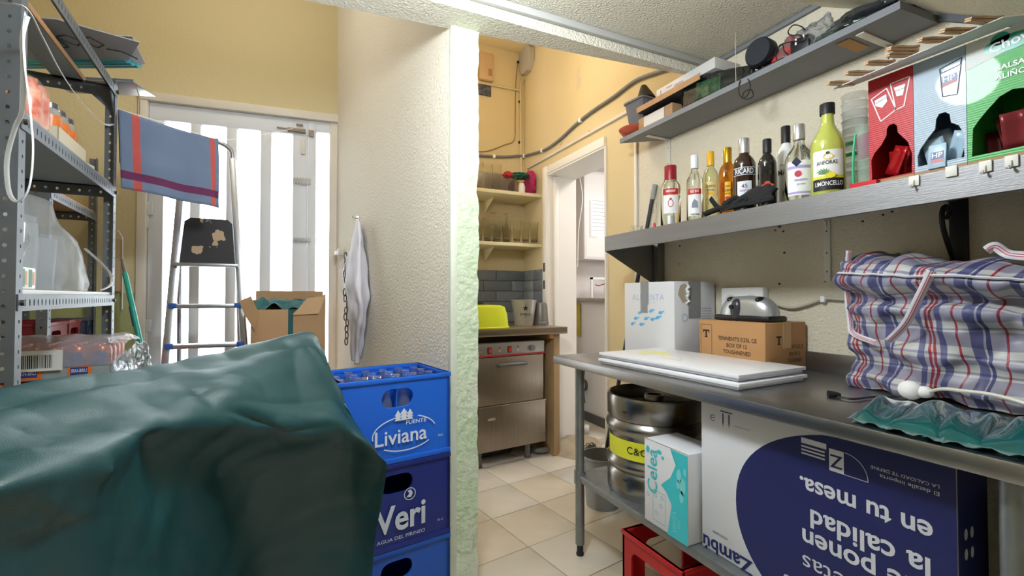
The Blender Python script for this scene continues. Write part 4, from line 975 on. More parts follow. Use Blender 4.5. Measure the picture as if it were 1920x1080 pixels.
# ================================================================== UPPER GREY SHELF
UT = 2.055
us = thing('grey_wall_shelf', 'upper grey painted shelf on the cream wall crowded with clutter', 'shelf', (1.6, 2.034, UT))
MB().prism([(0, 0), (XW-1.602, 1.885-2.034), (XW-1.602, .716-2.034), (0, .727-2.034)], -.024, 0).build('board', mat('grey_painted_board', '7e8187', .55, var=.06, vscale=10, bump=.2, bscale=60), us)
bracket('white_bracket', 'white angle bracket under the far end of the grey shelf', 1252, 266, 345, UT-.025, .15, 0)
bracket('white_bracket', 'white angle bracket under the near end of the grey shelf', 1665, 75, 130, UT-.025, .17, 0)
MB().rect(.03, .15, -.02, .02, frame(aX(1612, 92, 1.70)*0+Vector((1.6, aZ(1612, 90, UT-.025).y+.0, UT-.025)), (1, 0, 0), (0, -1, 0)), z=.0012).build('masking_tape', mat('masking_tape', 'b48a55', .7), None)
o = bpy.data.objects['masking_tape']; tag(o, 'strip of tan masking tape under the grey shelf', 'tape')
def up(x, y, X=1.67): p = aX(x, y, X); return Vector((X, p.y, UT+.001))
def ht(x, y, X=1.67): return aX(x, y, X).z-UT
p = aX(1182, 245, 1.66)
t = thing('red_bowl', 'shallow terracotta red bowl at the far end of the grey shelf', 'bowl', (1.69, 2.0-.06, UT+.001))
MB().lathe([(0, 0), (.035, 0), (.07, .022), (.092, .048), (.096, .05), (.094, .044), (.07, .016), (.034, .005), (0, .005)], 32).build('bowl_body', mat('terracotta_plastic', 'b4543f', .3), t)
t.location = (1.68, 1.99, UT+.001)
t = thing('grey_tub', 'dark grey square plastic tub standing in the red bowl', 'tub', (1.70, 1.955, UT+.020), .1)
MB().lathe([(.0, 0), (.055, 0), (.078, .16), (.085, .162), (.085, .172), (.075, .172), (.053, .006), (0, .006)], 32, power=8, sy=.9).build('body', mat('grey_tub_plastic', '5c5f66', .5), t)
t = thing('black_funnel', 'black cone shaped funnel tipped over on the grey tub', 'funnel', (1.695, 1.925, UT+.195))
MB().lathe([(.055, 0), (.052, .012), (.018, .085), (.012, .09)], 24, RX(-.25) @ T(0, 0, .0), sy=.8).build('cone', mat('black_matt_card', '2b2a29', .6), t, solid=.002)
def slab(name, lb, cat, ya, yb, x0, x1, z0, z1, m, rx=0, bev=.002, rz=0):
    t = thing(name, lb, cat, ((x0+x1)/2, (ya+yb)/2, UT+.001+z0), rz)
    MB().box(-(x1-x0)/2, (x1-x0)/2, -abs(ya-yb)/2, abs(ya-yb)/2, 0, z1-z0, RX(rx), bev=bev).build('body', m, t); return t
cardbox = slab('open_carton', 'small open brown carton with a white insert at the far end of the grey shelf', 'box', up(1208, 230).y, up(1272, 200).y, 1.63, 1.78, 0, .07, M_card)
wbx = MB().prism([(-.05, 0), (.07, 0), (.05, .055), (-.02, .075)], -.10, .0, T(-.0765, 0, 0) @ frame((0, 0, 0), (0, -1, 0), (0, 0, 1)) @ T(0, 0, .003) @ T(0, 0, 0)); 
MB().box(-.079, -.0755, -.07, .075, .002, .066).build('white_flap', pl('d6d3cf', .6), cardbox)
lt_ = slab('laptop_tray', 'dark flat tray tilted on cartons on the grey shelf', 'tray', up(1212, 200).y, up(1330, 150).y, 1.60, 1.78, .095, .115, pl('2a2d38', .4), rx=-.0)
MB().box(-.093, -.09, -.22, .20, -.006, .022).build('wooden_edge', M_wood, lt_)
wl = slab('flat_white_box', 'long flat white printed box on top of the dark tray', 'box', up(1245, 170).y, up(1356, 120).y, 1.62, 1.78, .117, .165, pl('c9c8c6', .6))
g = MB(); Fw = frame((-.0802, .16, 0), (0, -1, 0), (0, 0, 1))
g.rect(.01, .014, .01, .035, Fw).text('FRAGIL', .012, .07, .030, Fw).rect(.10, .16, .016, .018, Fw).rect(.10, .16, .022, .024, Fw); g.build('print', pl('9c5a56', .6), wl)
for yy, lb in ((up(1300, 200, 1.70).y, 'low white block carrying the dark tray'),): slab('white_block', lb, 'box', yy+.05, yy-.05, 1.70, 1.78, .0, .093, pl('b9b6b0', .6))
t = thing('film_packet', 'glossy black and green film packet leaning on the grey shelf edge', 'packet', up(1278, 190, 1.615)); y0_, y1_ = up(1278, 190, 1.615).y, up(1400, 140, 1.615).y
P = [[Vector((.006*noise.noise(Vector((i*.5, j*.6, 1)))+.05*(i/20)**2, (y1_-y0_)*i/20, .001+(j/8)*(.125-.06*(i/20)**1.5))) for i in range(21)] for j in range(9)]
MB().grid(P).build('film', mat('black_film', '121617', .12, coat=1), t, solid=.002, smooth=70)
P2 = [[P[j][i]+Vector((-.0022, 0, 0)) for i in range(5, 13)] for j in range(1, 7)]; MB().grid(P2).build('green_print', mat('green_print', '2e5a3a', .2, coat=1, var=.6, vscale=60), t, smooth=70)
t = thing('dark_roll', 'dark rolled material lying behind the film packet', 'roll', up(1340, 150, 1.72)); MB().cyl((0, .06, .035), (0, -.20, .035), .032, 20).build('roll_body', pl('1d211f', .5), t)
t = thing('black_desk_lamp', 'black round headed device on a short stand on the grey shelf', 'lamp', up(1425, 130, 1.66))
MB().lathe([(0, 0), (.050, .002), (.056, .012), (.056, .05), (.05, .06), (0, .06)], 28, T(.035, 0, .098) @ RY(-math.pi/2) @ RX(.1), sy=1).build('head', mat('matt_black_plastic', '20242c', .55), t)
MB().cyl((.01, 0, .008), (.01, -.01, .06), .007, 10).lathe([(0, 0), (.034, 0), (.03, .01), (0, .012)], 20).build('stand', M_black, t)
MB().tube([(0, .03, .08), (-.01, .045, .04), (0, .02, .01)], .002, 5).build('cord', M_black, t)
slab('red_carton', 'small red carton on the grey shelf behind black adapters', 'box', up(1446, 110, 1.68).y, up(1484, 100, 1.68).y, 1.68, 1.75, 0, .075, pl('c23b38', .5))
slab('white_green_carton', 'small white and green carton beside the red carton', 'box', up(1486, 100, 1.68).y, up(1508, 95, 1.68).y, 1.68, 1.75, 0, .085, pl('c9cfc6', .5))
ap = slab('black_adapter', 'black mains adapter with white prongs on the grey shelf edge', 'adapter', up(1484, 100, 1.63).y, up(1520, 90, 1.63).y, 1.62, 1.66, 0, .058, M_black, bev=.006)
MB().box(-.022, -.018, .008, .014, .035, .058).box(-.022, -.018, -.020, -.014, .04, .063).build('prong', P_w, ap)
slab('grey_box', 'dark grey flat box leaning at the wall on the grey shelf', 'panel', up(1425, 110, 1.78).y, up(1480, 90, 1.78).y, 1.775, 1.79, 0, .125, pl('45464a', .5))
def cable(name, lb, pts, r_, m, closed=False):
    t = thing(name, lb, 'cable', pts[0]); world_tube('cord', pts, r_, m, t, 6)
X1 = 1.61
cable('black_cable', 'black looped charger cable on the grey shelf in front of the red carton', [aX(x, y, X1) for x, y in ((1440, 113), (1458, 100), (1462, 85), (1485, 78), (1505, 76), (1500, 66), (1482, 66), (1478, 58), (1488, 47), (1503, 50), (1508, 56))], .0022, M_black)
cable('thin_black_cable', 'thin black cable arched over the red carton', [aX(x, y, X1+.004) for x, y in ((1456, 112), (1455, 96), (1467, 84), (1470, 95), (1478, 103))], .002, M_black)
cable('hanging_cable_loop', 'black cable loop hanging over the grey shelf edge', [aX(x, y, 1.594) for x, y in ((1388, 150), (1385, 165), (1388, 180), (1400, 186), (1412, 180), (1408, 168), (1396, 172), (1392, 184), (1402, 178), (1407, 160), (1402, 148))], .0022, M_black)
cable('pale_string', 'thin pale string hanging to the grey shelf', [aX(1379, 60, 1.62), aX(1379, 100, 1.62), aX(1380, 156, 1.62)], .0012, pl('cfc8b4', .6))
slab('cable_heap', 'heap of black leads on the grey shelf edge', 'cables', up(1400, 145, 1.64).y, up(1478, 108, 1.64).y, 1.615, 1.67, 0, .014, M_black, bev=.005)
Mcr = mat('crumpled_clear_plastic', 'b9bec2', .12, trans=.75, ior=1.2, alpha=.65)
def blob(name, lb, cat, c, rx, ry, rz, m, amp, seed, part='film', n_=20, floor=None):
    t = thing(name, lb, cat, c); P = []
    for j in range(n_+1):
        r_ = []
        for i in range(2*n_+1):
            th, ph = math.pi*j/n_, math.pi*i/n_
            d = Vector((math.sin(th)*math.cos(ph), math.sin(th)*math.sin(ph), -math.cos(th))); k = 1+amp*(noise.noise(d*1.6+Vector((seed, 0, 0)))+.6*(.5-abs(noise.noise(d*3.7+Vector((0, seed, 0))))*2)+.25*noise.noise(d*9+Vector((seed, 2, 0))))
            q = Vector((d.x*rx*k, d.y*ry*k, d.z*rz*k+rz)); q.z = max(q.z, .001); r_.append(q)
        P.append(r_)
    MB().grid(P).build(part, m, t, smooth=50); return t
blob('crumpled_clear_bag', 'crumpled shiny clear plastic on the near half of the grey shelf', 'bag', up(1535, 60, 1.66), .05, .055, .050, Mcr, .5, 3)
blob('pink_bag', 'pinkish translucent bag behind the adapters on the grey shelf', 'bag', up(1487, 90, 1.72), .045, .05, .062, mat('pink_film', 'a87472', .3, trans=.3), .35, 8)
blob('dark_plastic_bag', 'dark glossy plastic bag at the near end of the grey shelf', 'bag', up(1625, 30, 1.68), .06, .12, .035, mat('dark_bag_film', '35383c', .2, coat=.7), .4, 5)
blob('green_black_bag', 'low dark green bag between clear plastic and dark bag', 'bag', up(1572, 60, 1.64), .03, .07, .018, mat('dark_green_bag', '39453f', .3, coat=.5), .4, 11)
# ================================================================== LEFT SHELVING
SA = math.atan2(.996, -.092); SP0 = Vector((-.609, 1.46, 0)); SL = .90; SD = .33
Ssx = Vector((math.cos(SA), math.sin(SA), 0)); Ssy = Vector((-math.sin(SA), math.cos(SA), 0))
M_post = mat('slotted_angle_grey', '6f757b', .45, .5, var=.15, vscale=12); M_pan = mat('grey_shelf_panel', '8e959b', .5, .2, var=.08, vscale=6)
def hole(x, y, rx, ry, n_=8): return [(x+rx*math.cos(2*math.pi*i/n_), y+ry*math.sin(2*math.pi*i/n_)) for i in range(n_)]
def slot_post(par, x, y, sx_, sy_, h_):
    g = MB(); w_ = .036
    for k in range(2):
        # flange along x (plane y), flange along y (plane x)
        r_ = Vector((sx_, 0, 0)) if k == 0 else Vector((0, sy_, 0))
        F = frame((x, y, 0), r_, (0, 0, 1)); hs = [hole(w_*.55, .04+i*.036, .0042, .0050) for i in range(int((h_-.06)/.036))]
        g.plate([(0, 0), (w_, 0), (w_, h_), (0, h_)], hs, .002, F)
    return g.build('post', M_post, par, smooth=0)
def slot_beam(par, p0, p1, z1, hgt, inward, name='beam', slots=True, sp=.026):
    p0, p1 = Vector(p0), Vector(p1); ln = (p1-p0).length; F = frame((p0.x, p0.y, z1-hgt), p1-p0, (0, 0, 1))
    hs = [hole(.04+i*sp, hgt*.5, .0042, .0095 if slots else .006) for i in range(int((ln-.07)/sp))]
    g = MB().plate([(0, 0), (ln, 0), (ln, hgt), (0, hgt)], hs, .002, F)
    i_ = Vector(inward)*.03; g.add([(p0.x, p0.y, z1), (p1.x, p1.y, z1), (p1.x+i_.x, p1.y+i_.y, z1), (p0.x+i_.x, p0.y+i_.y, z1)], [(0, 1, 2, 3)])
    return g.build(name, M_post, par, smooth=0)
def unit(name, lb, loc, L_, D_, H_, levels, panels=True):
    t = thing(name, lb, 'shelving', loc, SA)
    slot_post(t, 0, 0, 1, 1, H_); slot_post(t, L_, 0, -1, 1, H_); slot_post(t, 0, D_, 1, -1, H_); slot_post(t, L_, D_, -1, -1, H_)
    for z, pan in levels:
        slot_beam(t, (.004, -.003, 0), (L_-.004, -.003, 0), z, .040, (0, 1, 0))
        slot_beam(t, (.004, D_+.003, 0), (L_-.004, D_+.003, 0), z, .040, (0, -1, 0))
        slot_beam(t, (L_-.003, .004, 0), (L_-.003, D_-.004, 0), z, .040, (-1, 0, 0), 'end_beam', False, .032)
        slot_beam(t, (.003, .004, 0), (.003, D_-.004, 0), z, .040, (1, 0, 0), 'end_beam', False, .032)
        if pan: MB().box(.006, L_-.006, .004, D_-.004, z, z+.012, bev=.002).build('shelf_panel', pan, t)
    return t
ua = unit('slotted_shelving', 'grey slotted angle shelving unit nearest to the camera on the left', SP0, SL, SD, 2.06, [(2.03, None), (1.62, M_pan), (1.185, pl('e6e6e6', .5)), (.745, M_pan), (.2, M_pan)])
MB().prism([(SL-.004, 2.03), (SL-.12, 2.03), (SL-.036, 1.94), (SL-.004, 1.90)], -.002, .002, Matrix(((1, 0, 0, 0), (0, 0, -1, .004), (0, 1, 0, 0), (0, 0, 0, 1)))).build('gusset', M_post, ua)
MB().prism([(.004, 2.03), (.12, 2.03), (.004, 1.92)], -.002, .002, Matrix(((0, 0, -1, SL-.006), (1, 0, 0, 0), (0, 1, 0, 0), (0, 0, 0, 1)))).build('gusset', M_post, ua)
MB().box(.01, SL-.01, .10, .19, 2.03, 2.045, bev=.002).build('shelf_plank', M_pan, ua)
MB().box(.01, SL-.01, .094, .10, 2.028, 2.047, bev=.001).build('plank_edge', M_wood, ua)
g = MB()
for z in (1.165, 1.6, 2.01): g.cyl((.018, -.010, z), (.018, .002, z), .007, 8).cyl((SL-.018, -.010, z), (SL-.018, .002, z), .007, 8)
g.build('bolts', mat('dark_bolt', '55504a', .5, .7), ua)
UB = Vector((-.98, 2.59, 0))
ub = unit('slotted_shelving', 'second slotted angle shelving unit standing behind the first one', UB, .70, .30, 1.95, [(1.64, M_wood), (.785, M_pan), (.3, M_pan)])
def SW(x, y, z): return SP0 + Ssx*x + Ssy*y + Vector((0, 0, z))
def UW(x, y, z): return UB + Ssx*x + Ssy*y + Vector((0, 0, z))
# crates on the rear unit
crate('maroon_crate', 'dark red crate on the rear shelving, left of the other red one', UW(.03, .29, .799), SA-math.pi/2, .27, .30, .265, mat('maroon_crate_plastic', '6d1420', .4), [(.06, .17, .225, .02)], 'red crates on the rear shelving')
crate('maroon_crate', 'dark red crate with a pale end on the rear shelving beside the blue crate', UW(.345, .29, .799), SA-math.pi/2, .27, .18, .265, mat('maroon_crate_plastic', '6d1420', .4), [(.06, .17, .225, .02)], 'red crates on the rear shelving')
crate('grey_blue_crate', 'dark blue grey crate at the far end of the rear shelving', UW(.60, .15, .799), SA-math.pi/2, .14, .09, .265, mat('slate_crate_plastic', '3d4458', .4), [(.03, .17, .225, .02)])
# things lying across the top
def across(name, lb, cat, c, dirv, build, m, part='body'):
    t = thing(name, lb, cat, c, math.atan2(dirv.y, dirv.x)); g = MB(); build(g); g.build(part, m, t); return t
R3 = Vector((math.cos(YAW), -math.sin(YAW), 0))
tipB = aZ(262, 78, 2.10); t = thing('cardboard_sheet', 'grey cardboard sheet with black pen marks sticking out of the top shelf', 'cardboard', tipB, math.atan2(R3.y, R3.x)+.05)
MB().prism([(0, 0), (-.18, .17), (-.62, .17), (-.62, -.16), (-.17, -.13)], -.004, 0).build('sheet', mat('grey_card', 'a3a2a5', .8, var=.1, vscale=10), t)
g = MB(); FB = frame((-.30, .0, -.0045), (1, 0, 0), (0, -1, 0))
for pts in ([(-.14, -.04), (-.10, .03), (-.05, -.02), (-.08, -.05)], [(-.03, -.05), (0, .04), (.03, .02), (.02, -.04)], [(.04, .03), (.08, .04), (.10, .0), (.06, -.03), (.04, .0)], [(.11, .02), (.15, .03), (.16, -.02), (.12, -.04), (.11, .02)]):
    outline(g, pts, FB, .003)
g.build('pen_marks', LK, t)
t = thing('white_paper_sheet', 'pale sheet lying on the cardboard on the top shelf', 'paper', tipB+Vector((.0, .0, .010)), math.atan2(R3.y, R3.x)-.12)
MB().prism([(-.01, -.02), (-.14, .16), (-.50, .12), (-.40, -.10)], -.002, .001).build('sheet', pl('c9c6c8', .5), t)
e = aZ(262, 130, 2.075)
t = thing('teal_foil_roll', 'shiny teal foil roll lying across the top shelf', 'roll', e-R3*.0, math.atan2(R3.y, R3.x))
g = MB()
for (y, z, r_) in ((0, 0, .020), (.030, .004, .018), (-.024, -.008, .014)):
    g.cyl((0, y, z), (-.62, y+.01, z+.0), r_, 20)
g.build('roll_body', mat('teal_foil', '5bb7c8', .22, .5), t)
t.location = e-R3*.03+Vector((0, 0, .036))
t = thing('silver_tray', 'silver tray end sticking out beneath the teal roll', 'tray', aZ(262, 162, 2.052), math.atan2(R3.y, R3.x)+.1)
MB().box(-.34, 0, -.03, .10, 0, .006, bev=.003).box(-.34, 0, -.036, -.03, 0, .014, bev=.003).build('tray_body', mat('silver_tray_metal', 'c2c3c5', .3, .8), t)
c1 = aD(256, 163, 1.75); cable('dark_cable', 'thin cord hanging from the silver tray', [c1, aD(261, 185, 1.75), aD(262, 214, 1.76)], .0018, mat('brass_cord', '8a7a4a', .5))
cable('wire_rack', 'thin black wires sticking out under the cardboard sheet', [aZ(200, 92, 2.092), aZ(230, 98, 2.088), aZ(258, 111, 2.085)], .002, LK)
# jars on the second shelf
def trayjars(x0, y0, nx, ny, z, lb, seed, body, topc):
    k_ = 0
    for i in range(nx):
        for j in range(ny):
            q = SW(x0+i*.068, y0+j*.066, z); k_ += 1
            t = thing('glass_jar', lb, 'jar', q, 0, 'wrapped jars on the second shelf')
            MB().lathe([(0, 0), (.026, 0), (.031, .006), (.031, .075), (.028, .09), (.022, .10), (.022, .112)], 20).build('jar_glass', mat('jar_glass', 'c9c6be', .08, trans=.55, ior=1.2), t)
            MB().lathe([(.0312, .030), (.0315, .034), (.0315, .074), (.0312, .077)], 20).build('orange_contents', body, t)
            MB().lathe([(.0235, .098), (.0235, .113), (.021, .115), (0, .115)], 20).build('jar_lid', topc, t)
M_or = mat('orange_sauce', 'd0702a', .35, var=.2, vscale=20)
t = thing('jar_tray', 'pale cardboard tray of orange jars on the second shelf', 'tray', SW(.30, .012, 1.633), SA)
MB().box(0, .26, 0, .16, 0, .004).box(0, .26, 0, .003, 0, .045).box(0, .003, 0, .16, 0, .045).box(.257, .26, 0, .16, 0, .045).box(0, .26, .157, .16, 0, .045).build('tray_body', mat('pale_tray_card', 'c9bfa8', .7), t)
g = MB(); FT = frame((0, .16, 0), (0, -1, 0), (0, 0, 1))
for k in range(3): g.ell(.035+k*.045, .022, .013, .011, FT, n=14)
g.build('purple_print', pl('6b5a7a', .6), t)
trayjars(.338, .047, 3, 2, 1.638, 'orange jar with a dark lid standing in the pale tray on the second shelf', 1, M_or, mat('dark_lid', '5b5d60', .3, .6))
for k, (x_, y_, c_, lb) in enumerate(((.15, .035, 'b8452f', 'shrink wrapped red jar pack beside the near post on the second shelf'),)):
    t = thing('jar_pack', lb, 'jars', SW(x_, y_, 1.633), SA, 'wrapped red jar packs on the second shelf')
    for i in range(2):
        for j in range(2):
            MB().lathe([(0, .0), (.026, 0), (.028, .01), (.028, .085), (.020, .10), (.020, .115), (0, .115)], 18, T(i*.058, j*.058, .004)).build('jar', mat('red_sauce_'+c_, c_, .25, var=.5, vscale=25, col2='e8b9a0'), t)
    MB().grid(surf([[Vector((.029+.064*math.cos(a)*k2, .029+.064*math.sin(a)*k2, z_)) for a in [i*math.pi/4 for i in range(9)]] for z_, k2 in ((0.002, 1), (.055, 1.02), (.105, .95), (.135, .55), (.142, .1))], 32, 14, lambda u_, v_, p_: .004*noise.noise(p_*50))).build('shrink_film', mat('shrink_film', 'e6e8ea', .15, trans=.88, ior=1.08, alpha=.35), t, smooth=60)
t = thing('folded_packets', 'dark cartons and paper at the far end of the second shelf', 'cartons', SW(.66, .10, 1.633), SA)
MB().box(0, .09, 0, .12, 0, .075, RZ(.15), bev=.002).build('dark_carton', pl('5a4338', .6), t); MB().box(.03, .10, -.05, .04, 0, .035, RZ(-.2), bev=.001).build('white_carton', pl('cfcdc8', .6), t); MB().box(.01, .10, .02, .10, .076, .12, RZ(.4), bev=.002).build('upper_carton', pl('8a6f55', .6), t)
t = thing('wicker_panel', 'brown slatted panel leaning behind the jars', 'panel', SW(.42, .31, 1.633), SA)
MB().box(0, .44, 0, .008, 0, .34).build('backing', pl('6f6648', .8), t)
for k in range(9): MB().box(.0, .44, -.008, 0, .01+k*.036, .036+k*.036, bev=.002).build('slat', mat('straw_slat', 'a89a68', .7), t)
# clear bags on the third shelf
Mbg = mat('frosted_bag_film', 'd3d8dc', .25, trans=.55, ior=1.1, alpha=.62)
c_ = SW(.50, .13, 1.199)
bgt = thing('clear_bag_of_cups', 'large clear plastic bag of cups slumped on the third shelf', 'bag', c_, SA)
P = []
prof_ = [(0, .205, .125), (.03, .225, .13), (.10, .215, .12), (.17, .165, .10), (.215, .10, .07), (.25, .085, .06), (.285, .07, .05), (.30, .012, .01)]
for j in range(25):
    v_ = j/24*7; i0 = min(int(v_), 6); f_ = v_-i0; z = prof_[i0][0]*(1-f_)+prof_[i0+1][0]*f_; rx = prof_[i0][1]*(1-f_)+prof_[i0+1][1]*f_; ry = prof_[i0][2]*(1-f_)+prof_[i0+1][2]*f_
    r_ = []
    for i in range(49):
        a = 2*math.pi*i/48; k_ = 1+.10*noise.noise(Vector((math.cos(a)*1.6, math.sin(a)*1.6, z*9)))+.05*(1-2*abs(noise.noise(Vector((math.cos(a)*5+z*12, math.sin(a)*5, z*4)))))
        r_.append(Vector((rx*math.cos(a)*k_-(.03 if z > .2 else 0), ry*math.sin(a)*k_, z)))
    P.append(r_)
MB().grid(P).build('film', Mbg, bgt, smooth=60)
for i, (x_, y_, h_) in enumerate(((-.11, -.01, .20), (-.03, .02, .23), (.05, -.01, .17), (.12, .02, .12))):
    MB().lathe([(0, .004), (.034, .004), (.042, h_), (0, h_)], 18, T(x_, y_, 0)).build('cup_stack', mat('milky_cups', 'b9bfc4', .3, trans=.3), bgt)
MB().tube([catmull([Vector((.15, -.10, .15)), Vector((.24, -.12, .11)), Vector((.34, -.13, .07)), Vector((.36, -.13, .03)), Vector((.27, -.12, .006))], i/20) for i in range(21)], .006, 6, flat=.4).build('bag_handle', mat('white_film_edge', 'e6e8ea', .3, trans=.3), bgt)
blob('small_clear_bag', 'small crumpled clear bag of packets at the near end of the third shelf', 'bag', SW(.13, .10, 1.199), .075, .075, .11, Mbg, .35, 21)
t = thing('printed_packet', 'small green and orange printed packets in front of the crumpled bag', 'packets', SW(.055, .012, 1.199), SA)
MB().box(0, .10, 0, .05, 0, .055, bev=.003).build('packet_body', pl('d9dfd8', .4), t)
g = MB(); FP = frame((0, 0, 0), (1, 0, 0), (0, 0, 1)); g.rect(.01, .03, .005, .05, FP).rect(.055, .075, .005, .05, FP); g.build('green_stripe', pl('3f7a5a', .5), t); MB().rect(.032, .045, .01, .045, FP).rect(.08, .092, .01, .045, FP).build('orange_stripe', pl('cf8a5a', .5), t)
t = thing('white_note_block', 'small crumpled white packet hanging by the near post above the bag', 'packet', SW(.055, .02, 1.32), SA); MB().box(0, .055, 0, .05, 0, .055, RY(.1), bev=.004).build('packet_body', pl('e9eaec', .4), t)
MB().tube([(.025, .02, .055), (.02, .02, .13), (.026, .02, .20), (.02, .02, .262)], .003, 6).build('hanging_film', Mbg, t)
# drink trays
tr0 = aD(207, 700, 1.72); TA = SA+math.pi/2     # local x runs left away from the right end
def cans(lb, z, strip_col, n_, part_text, film, grp, lift):
    t = thing('drink_tray', lb, 'drink tray', Vector((tr0.x, tr0.y, z)), math.pi+TA, grp)   # local -x to the left
    Wt, Dt = .42, .27
    g = MB().box(-Wt, 0, 0, Dt, 0, .003)
    g.box(-Wt, 0, 0, .002, 0, .045).box(-.002, 0, 0, Dt, 0, .045).box(-Wt, -Wt+.002, 0, Dt, 0, .045).box(-Wt, 0, Dt-.002, Dt, 0, .045)
    g.build('tray', strip_col, t)
    F = frame((-Wt, 0, 0), (1, 0, 0), (0, 0, 1))
    for k in range(3):
        x = .07+k*.135
        MB().rect(x-.040, x+.028, .004, .042, F, z=.001).build('orange_patch' if lift else 'blue_patch', pl('d9702c', .5) if lift else pl('273a80', .5), t)
        MB().rect(x-.032, x+.016, .012, .040, F, z=.0016).build('blue_badge', pl('2b3c84', .5), t)
        MB().text('IRN-BRU', .018, x-.008, .027, F, bold=.02, z=.0022, w=.042).build('lettering', pl('cfd3e0', .5), t)
    for i in range(6):
        for j in range(4):
            c = MB().lathe([(0, .004), (.026, .004), (.032, .012), (.032, .100), (.026, .113), (.027, .116), (.024, .116), (.022, .110), (0, .110)], 16, T(-.034-i*.068, .034+j*.066, 0))
            cn = c.build('can', mat('orange_can', 'd0662a', .25, .6), t)
            if j == 0:
                c.v = []; MB().lathe([(.0324, .04), (.0324, .095)], 10, T(-.034-i*.068, .034, 0), a0=-2.3, a1=-.85).build('can_label', pl('26357c', .4), cn)
    return t
cans('lower drink tray of orange cans with orange cardboard edge on the shelving', .759, pl('d2652b', .6), 6, '', None, 'drink trays on the shelving', 0)
t = cans('upper film wrapped drink tray with grey edge and barcode label on the shelving', .880, pl('8f9b9a', .6), 6, '', None, 'drink trays on the shelving', 1)
F = frame((-.42, -.004, 0), (1, 0, 0), (0, 0, 1))
P = []
for j in range(13):
    r_ = []
    for i in range(41):
        u_ = i/40; v_ = j/12
        if v_ < .6: y, z = -.004, .045+.095*v_/.6
        else: y, z = (v_-.6)/.4*.27, .14+.012*math.sin((v_-.6)/.4*math.pi)
        n_ = noise.noise(Vector((u_*9, v_*5, 3)))
        x = -.425+u_*.47+(.03*n_*u_)
        r_.append(Vector((x, y-.006*abs(n_)-.004*(u_ > .9), max(.04, z+.010*n_*(v_ > .3)-(.06*(u_-.9)*10*(.3+v_) if u_ > .9 else 0)*0.3))))
    P.append(r_)
MB().grid(P).build('shrink_film', mat('tray_film', 'd4d6e2', .18, trans=.45, ior=1.08, alpha=.72), t, smooth=60)
MB().rect(.13, .29, .035, .108, F, z=.009).build('barcode_label', pl('dfe0dc', .5), t)
g = MB(); x = .155; random.seed(2)
while x < .262:
    w_ = random.choice((.0012, .002, .003)); g.rect(x, x+w_, .045, .092, F, z=.0098); x += w_+random.choice((.0015, .002, .003))
g.build('barcode', LK, t)
blob('torn_film_end', 'torn shiny film bunched at the right end of the drink trays', 'film', Vector((tr0.x, tr0.y, .80))+R3*.075+Vector((-.01, .10, 0)), .045, .09, .09, Mcr, .45, 31)
# white strap
def flat(name, lb, pts, w_, m, cat='strap'):
    t = thing(name, lb, cat, pts[0]); world_tube('band', pts, w_, m, t, 6, flat=.3)
Mst = pl('dfe3ea', .4)
fr = .985
flat('white_strap', 'white plastic strap looped over the near shelving post', [aD(48, 22, fr), aD(44, 60, fr), aD(46, 120, fr), aD(56, 200, fr), aD(62, 280, fr), aD(55, 350, fr), aD(35, 378, fr), aD(17, 360, fr), aD(13, 300, fr), aD(28, 240, fr), aD(42, 205, fr), aD(44, 130, fr), aD(42, 70, fr), aD(52, 30, fr)], .0042, Mst)
flat('long_white_strap', 'long white strap hanging slack from the post to the far post', [aD(0, 6, fr), aD(30, 8, fr), aD(54, 20, fr), aD(80, 70, 1.06), aD(120, 145, 1.25), aD(160, 200, 1.55), aD(195, 232, 1.80), aD(214, 233, 1.84)], .0042, Mst)
# ------------------------------------------------------------------ towel on its line
tw0, tw1 = aD(222, 205, 1.95), aD(409, 261, 2.24)
line = [aD(212, 204, 1.90), tw0, tw1, aD(470, 256, 2.45), aD(520, 247, 2.75), aD(560, 239, 3.02)]
cable('clothes_line', 'thin white line strung from the shelving to the door bolt', [line[0], tw0.lerp(tw1, .0), tw0.lerp(tw1, .5), tw1, line[3], line[4], line[5]], .0022, pl('f0f0f0', .5))
def towelmat():
    k = NT('striped_towel'); k.b.inputs['Roughness'].default_value = .9
    uv = k.n('ShaderNodeUVMap'); sep = k.n('ShaderNodeSeparateXYZ'); k.l(uv.outputs[0], sep.inputs[0])
    def ramp(sock, stops):
        r = k.n('ShaderNodeValToRGB'); r.color_ramp.interpolation = 'CONSTANT'; e = r.color_ramp.elements
        while len(e) > 1: e.remove(e[-1])
        e[0].position = 0; e[0].color = srgb(stops[0][1])
        for p_, c_ in stops[1:]:
            q = e.new(p_); q.color = srgb(c_)
        k.l(sock, r.inputs[0]); return r.outputs[0]
    B = '70809c'
    a = ramp(sep.outputs[0], [(0, B), (.115, 'c65a55'), (.19, B), (.905, 'c65a55'), (.955, B)])
    m_ = ramp(sep.outputs[1], [(0, '000000'), (.76, 'ffffff'), (.865, '000000')])
    mx = k.n('ShaderNodeMix', data_type='RGBA'); k.l(m_, mx.inputs[0]); k.l(a, mx.inputs[6]); mx.inputs[7].default_value = srgb('6b2f58'); k.l(mx.outputs[2], k.b.inputs['Base Color'])
    nz = k.n('ShaderNodeTexNoise'); nz.inputs['Scale'].default_value = 260; bp = k.n('ShaderNodeBump'); bp.inputs['Strength'].default_value = .6; bp.inputs['Distance'].default_value = .002
    tc = k.n('ShaderNodeTexCoord'); k.l(tc.outputs['Object'], nz.inputs['Vector']); k.l(nz.outputs[0], bp.inputs['Height']); k.l(bp.outputs[0], k.b.inputs['Normal'])
    return k.m
t = thing('striped_towel', 'grey blue towel with red and purple stripes hanging on the line', 'towel', tw0)
bl, br = aD(228, 352, 1.96), aD(409, 390, 2.24)
u = (tw1-tw0).normalized(); nrm = Vector((-u.y, u.x, 0)).normalized()
P = []
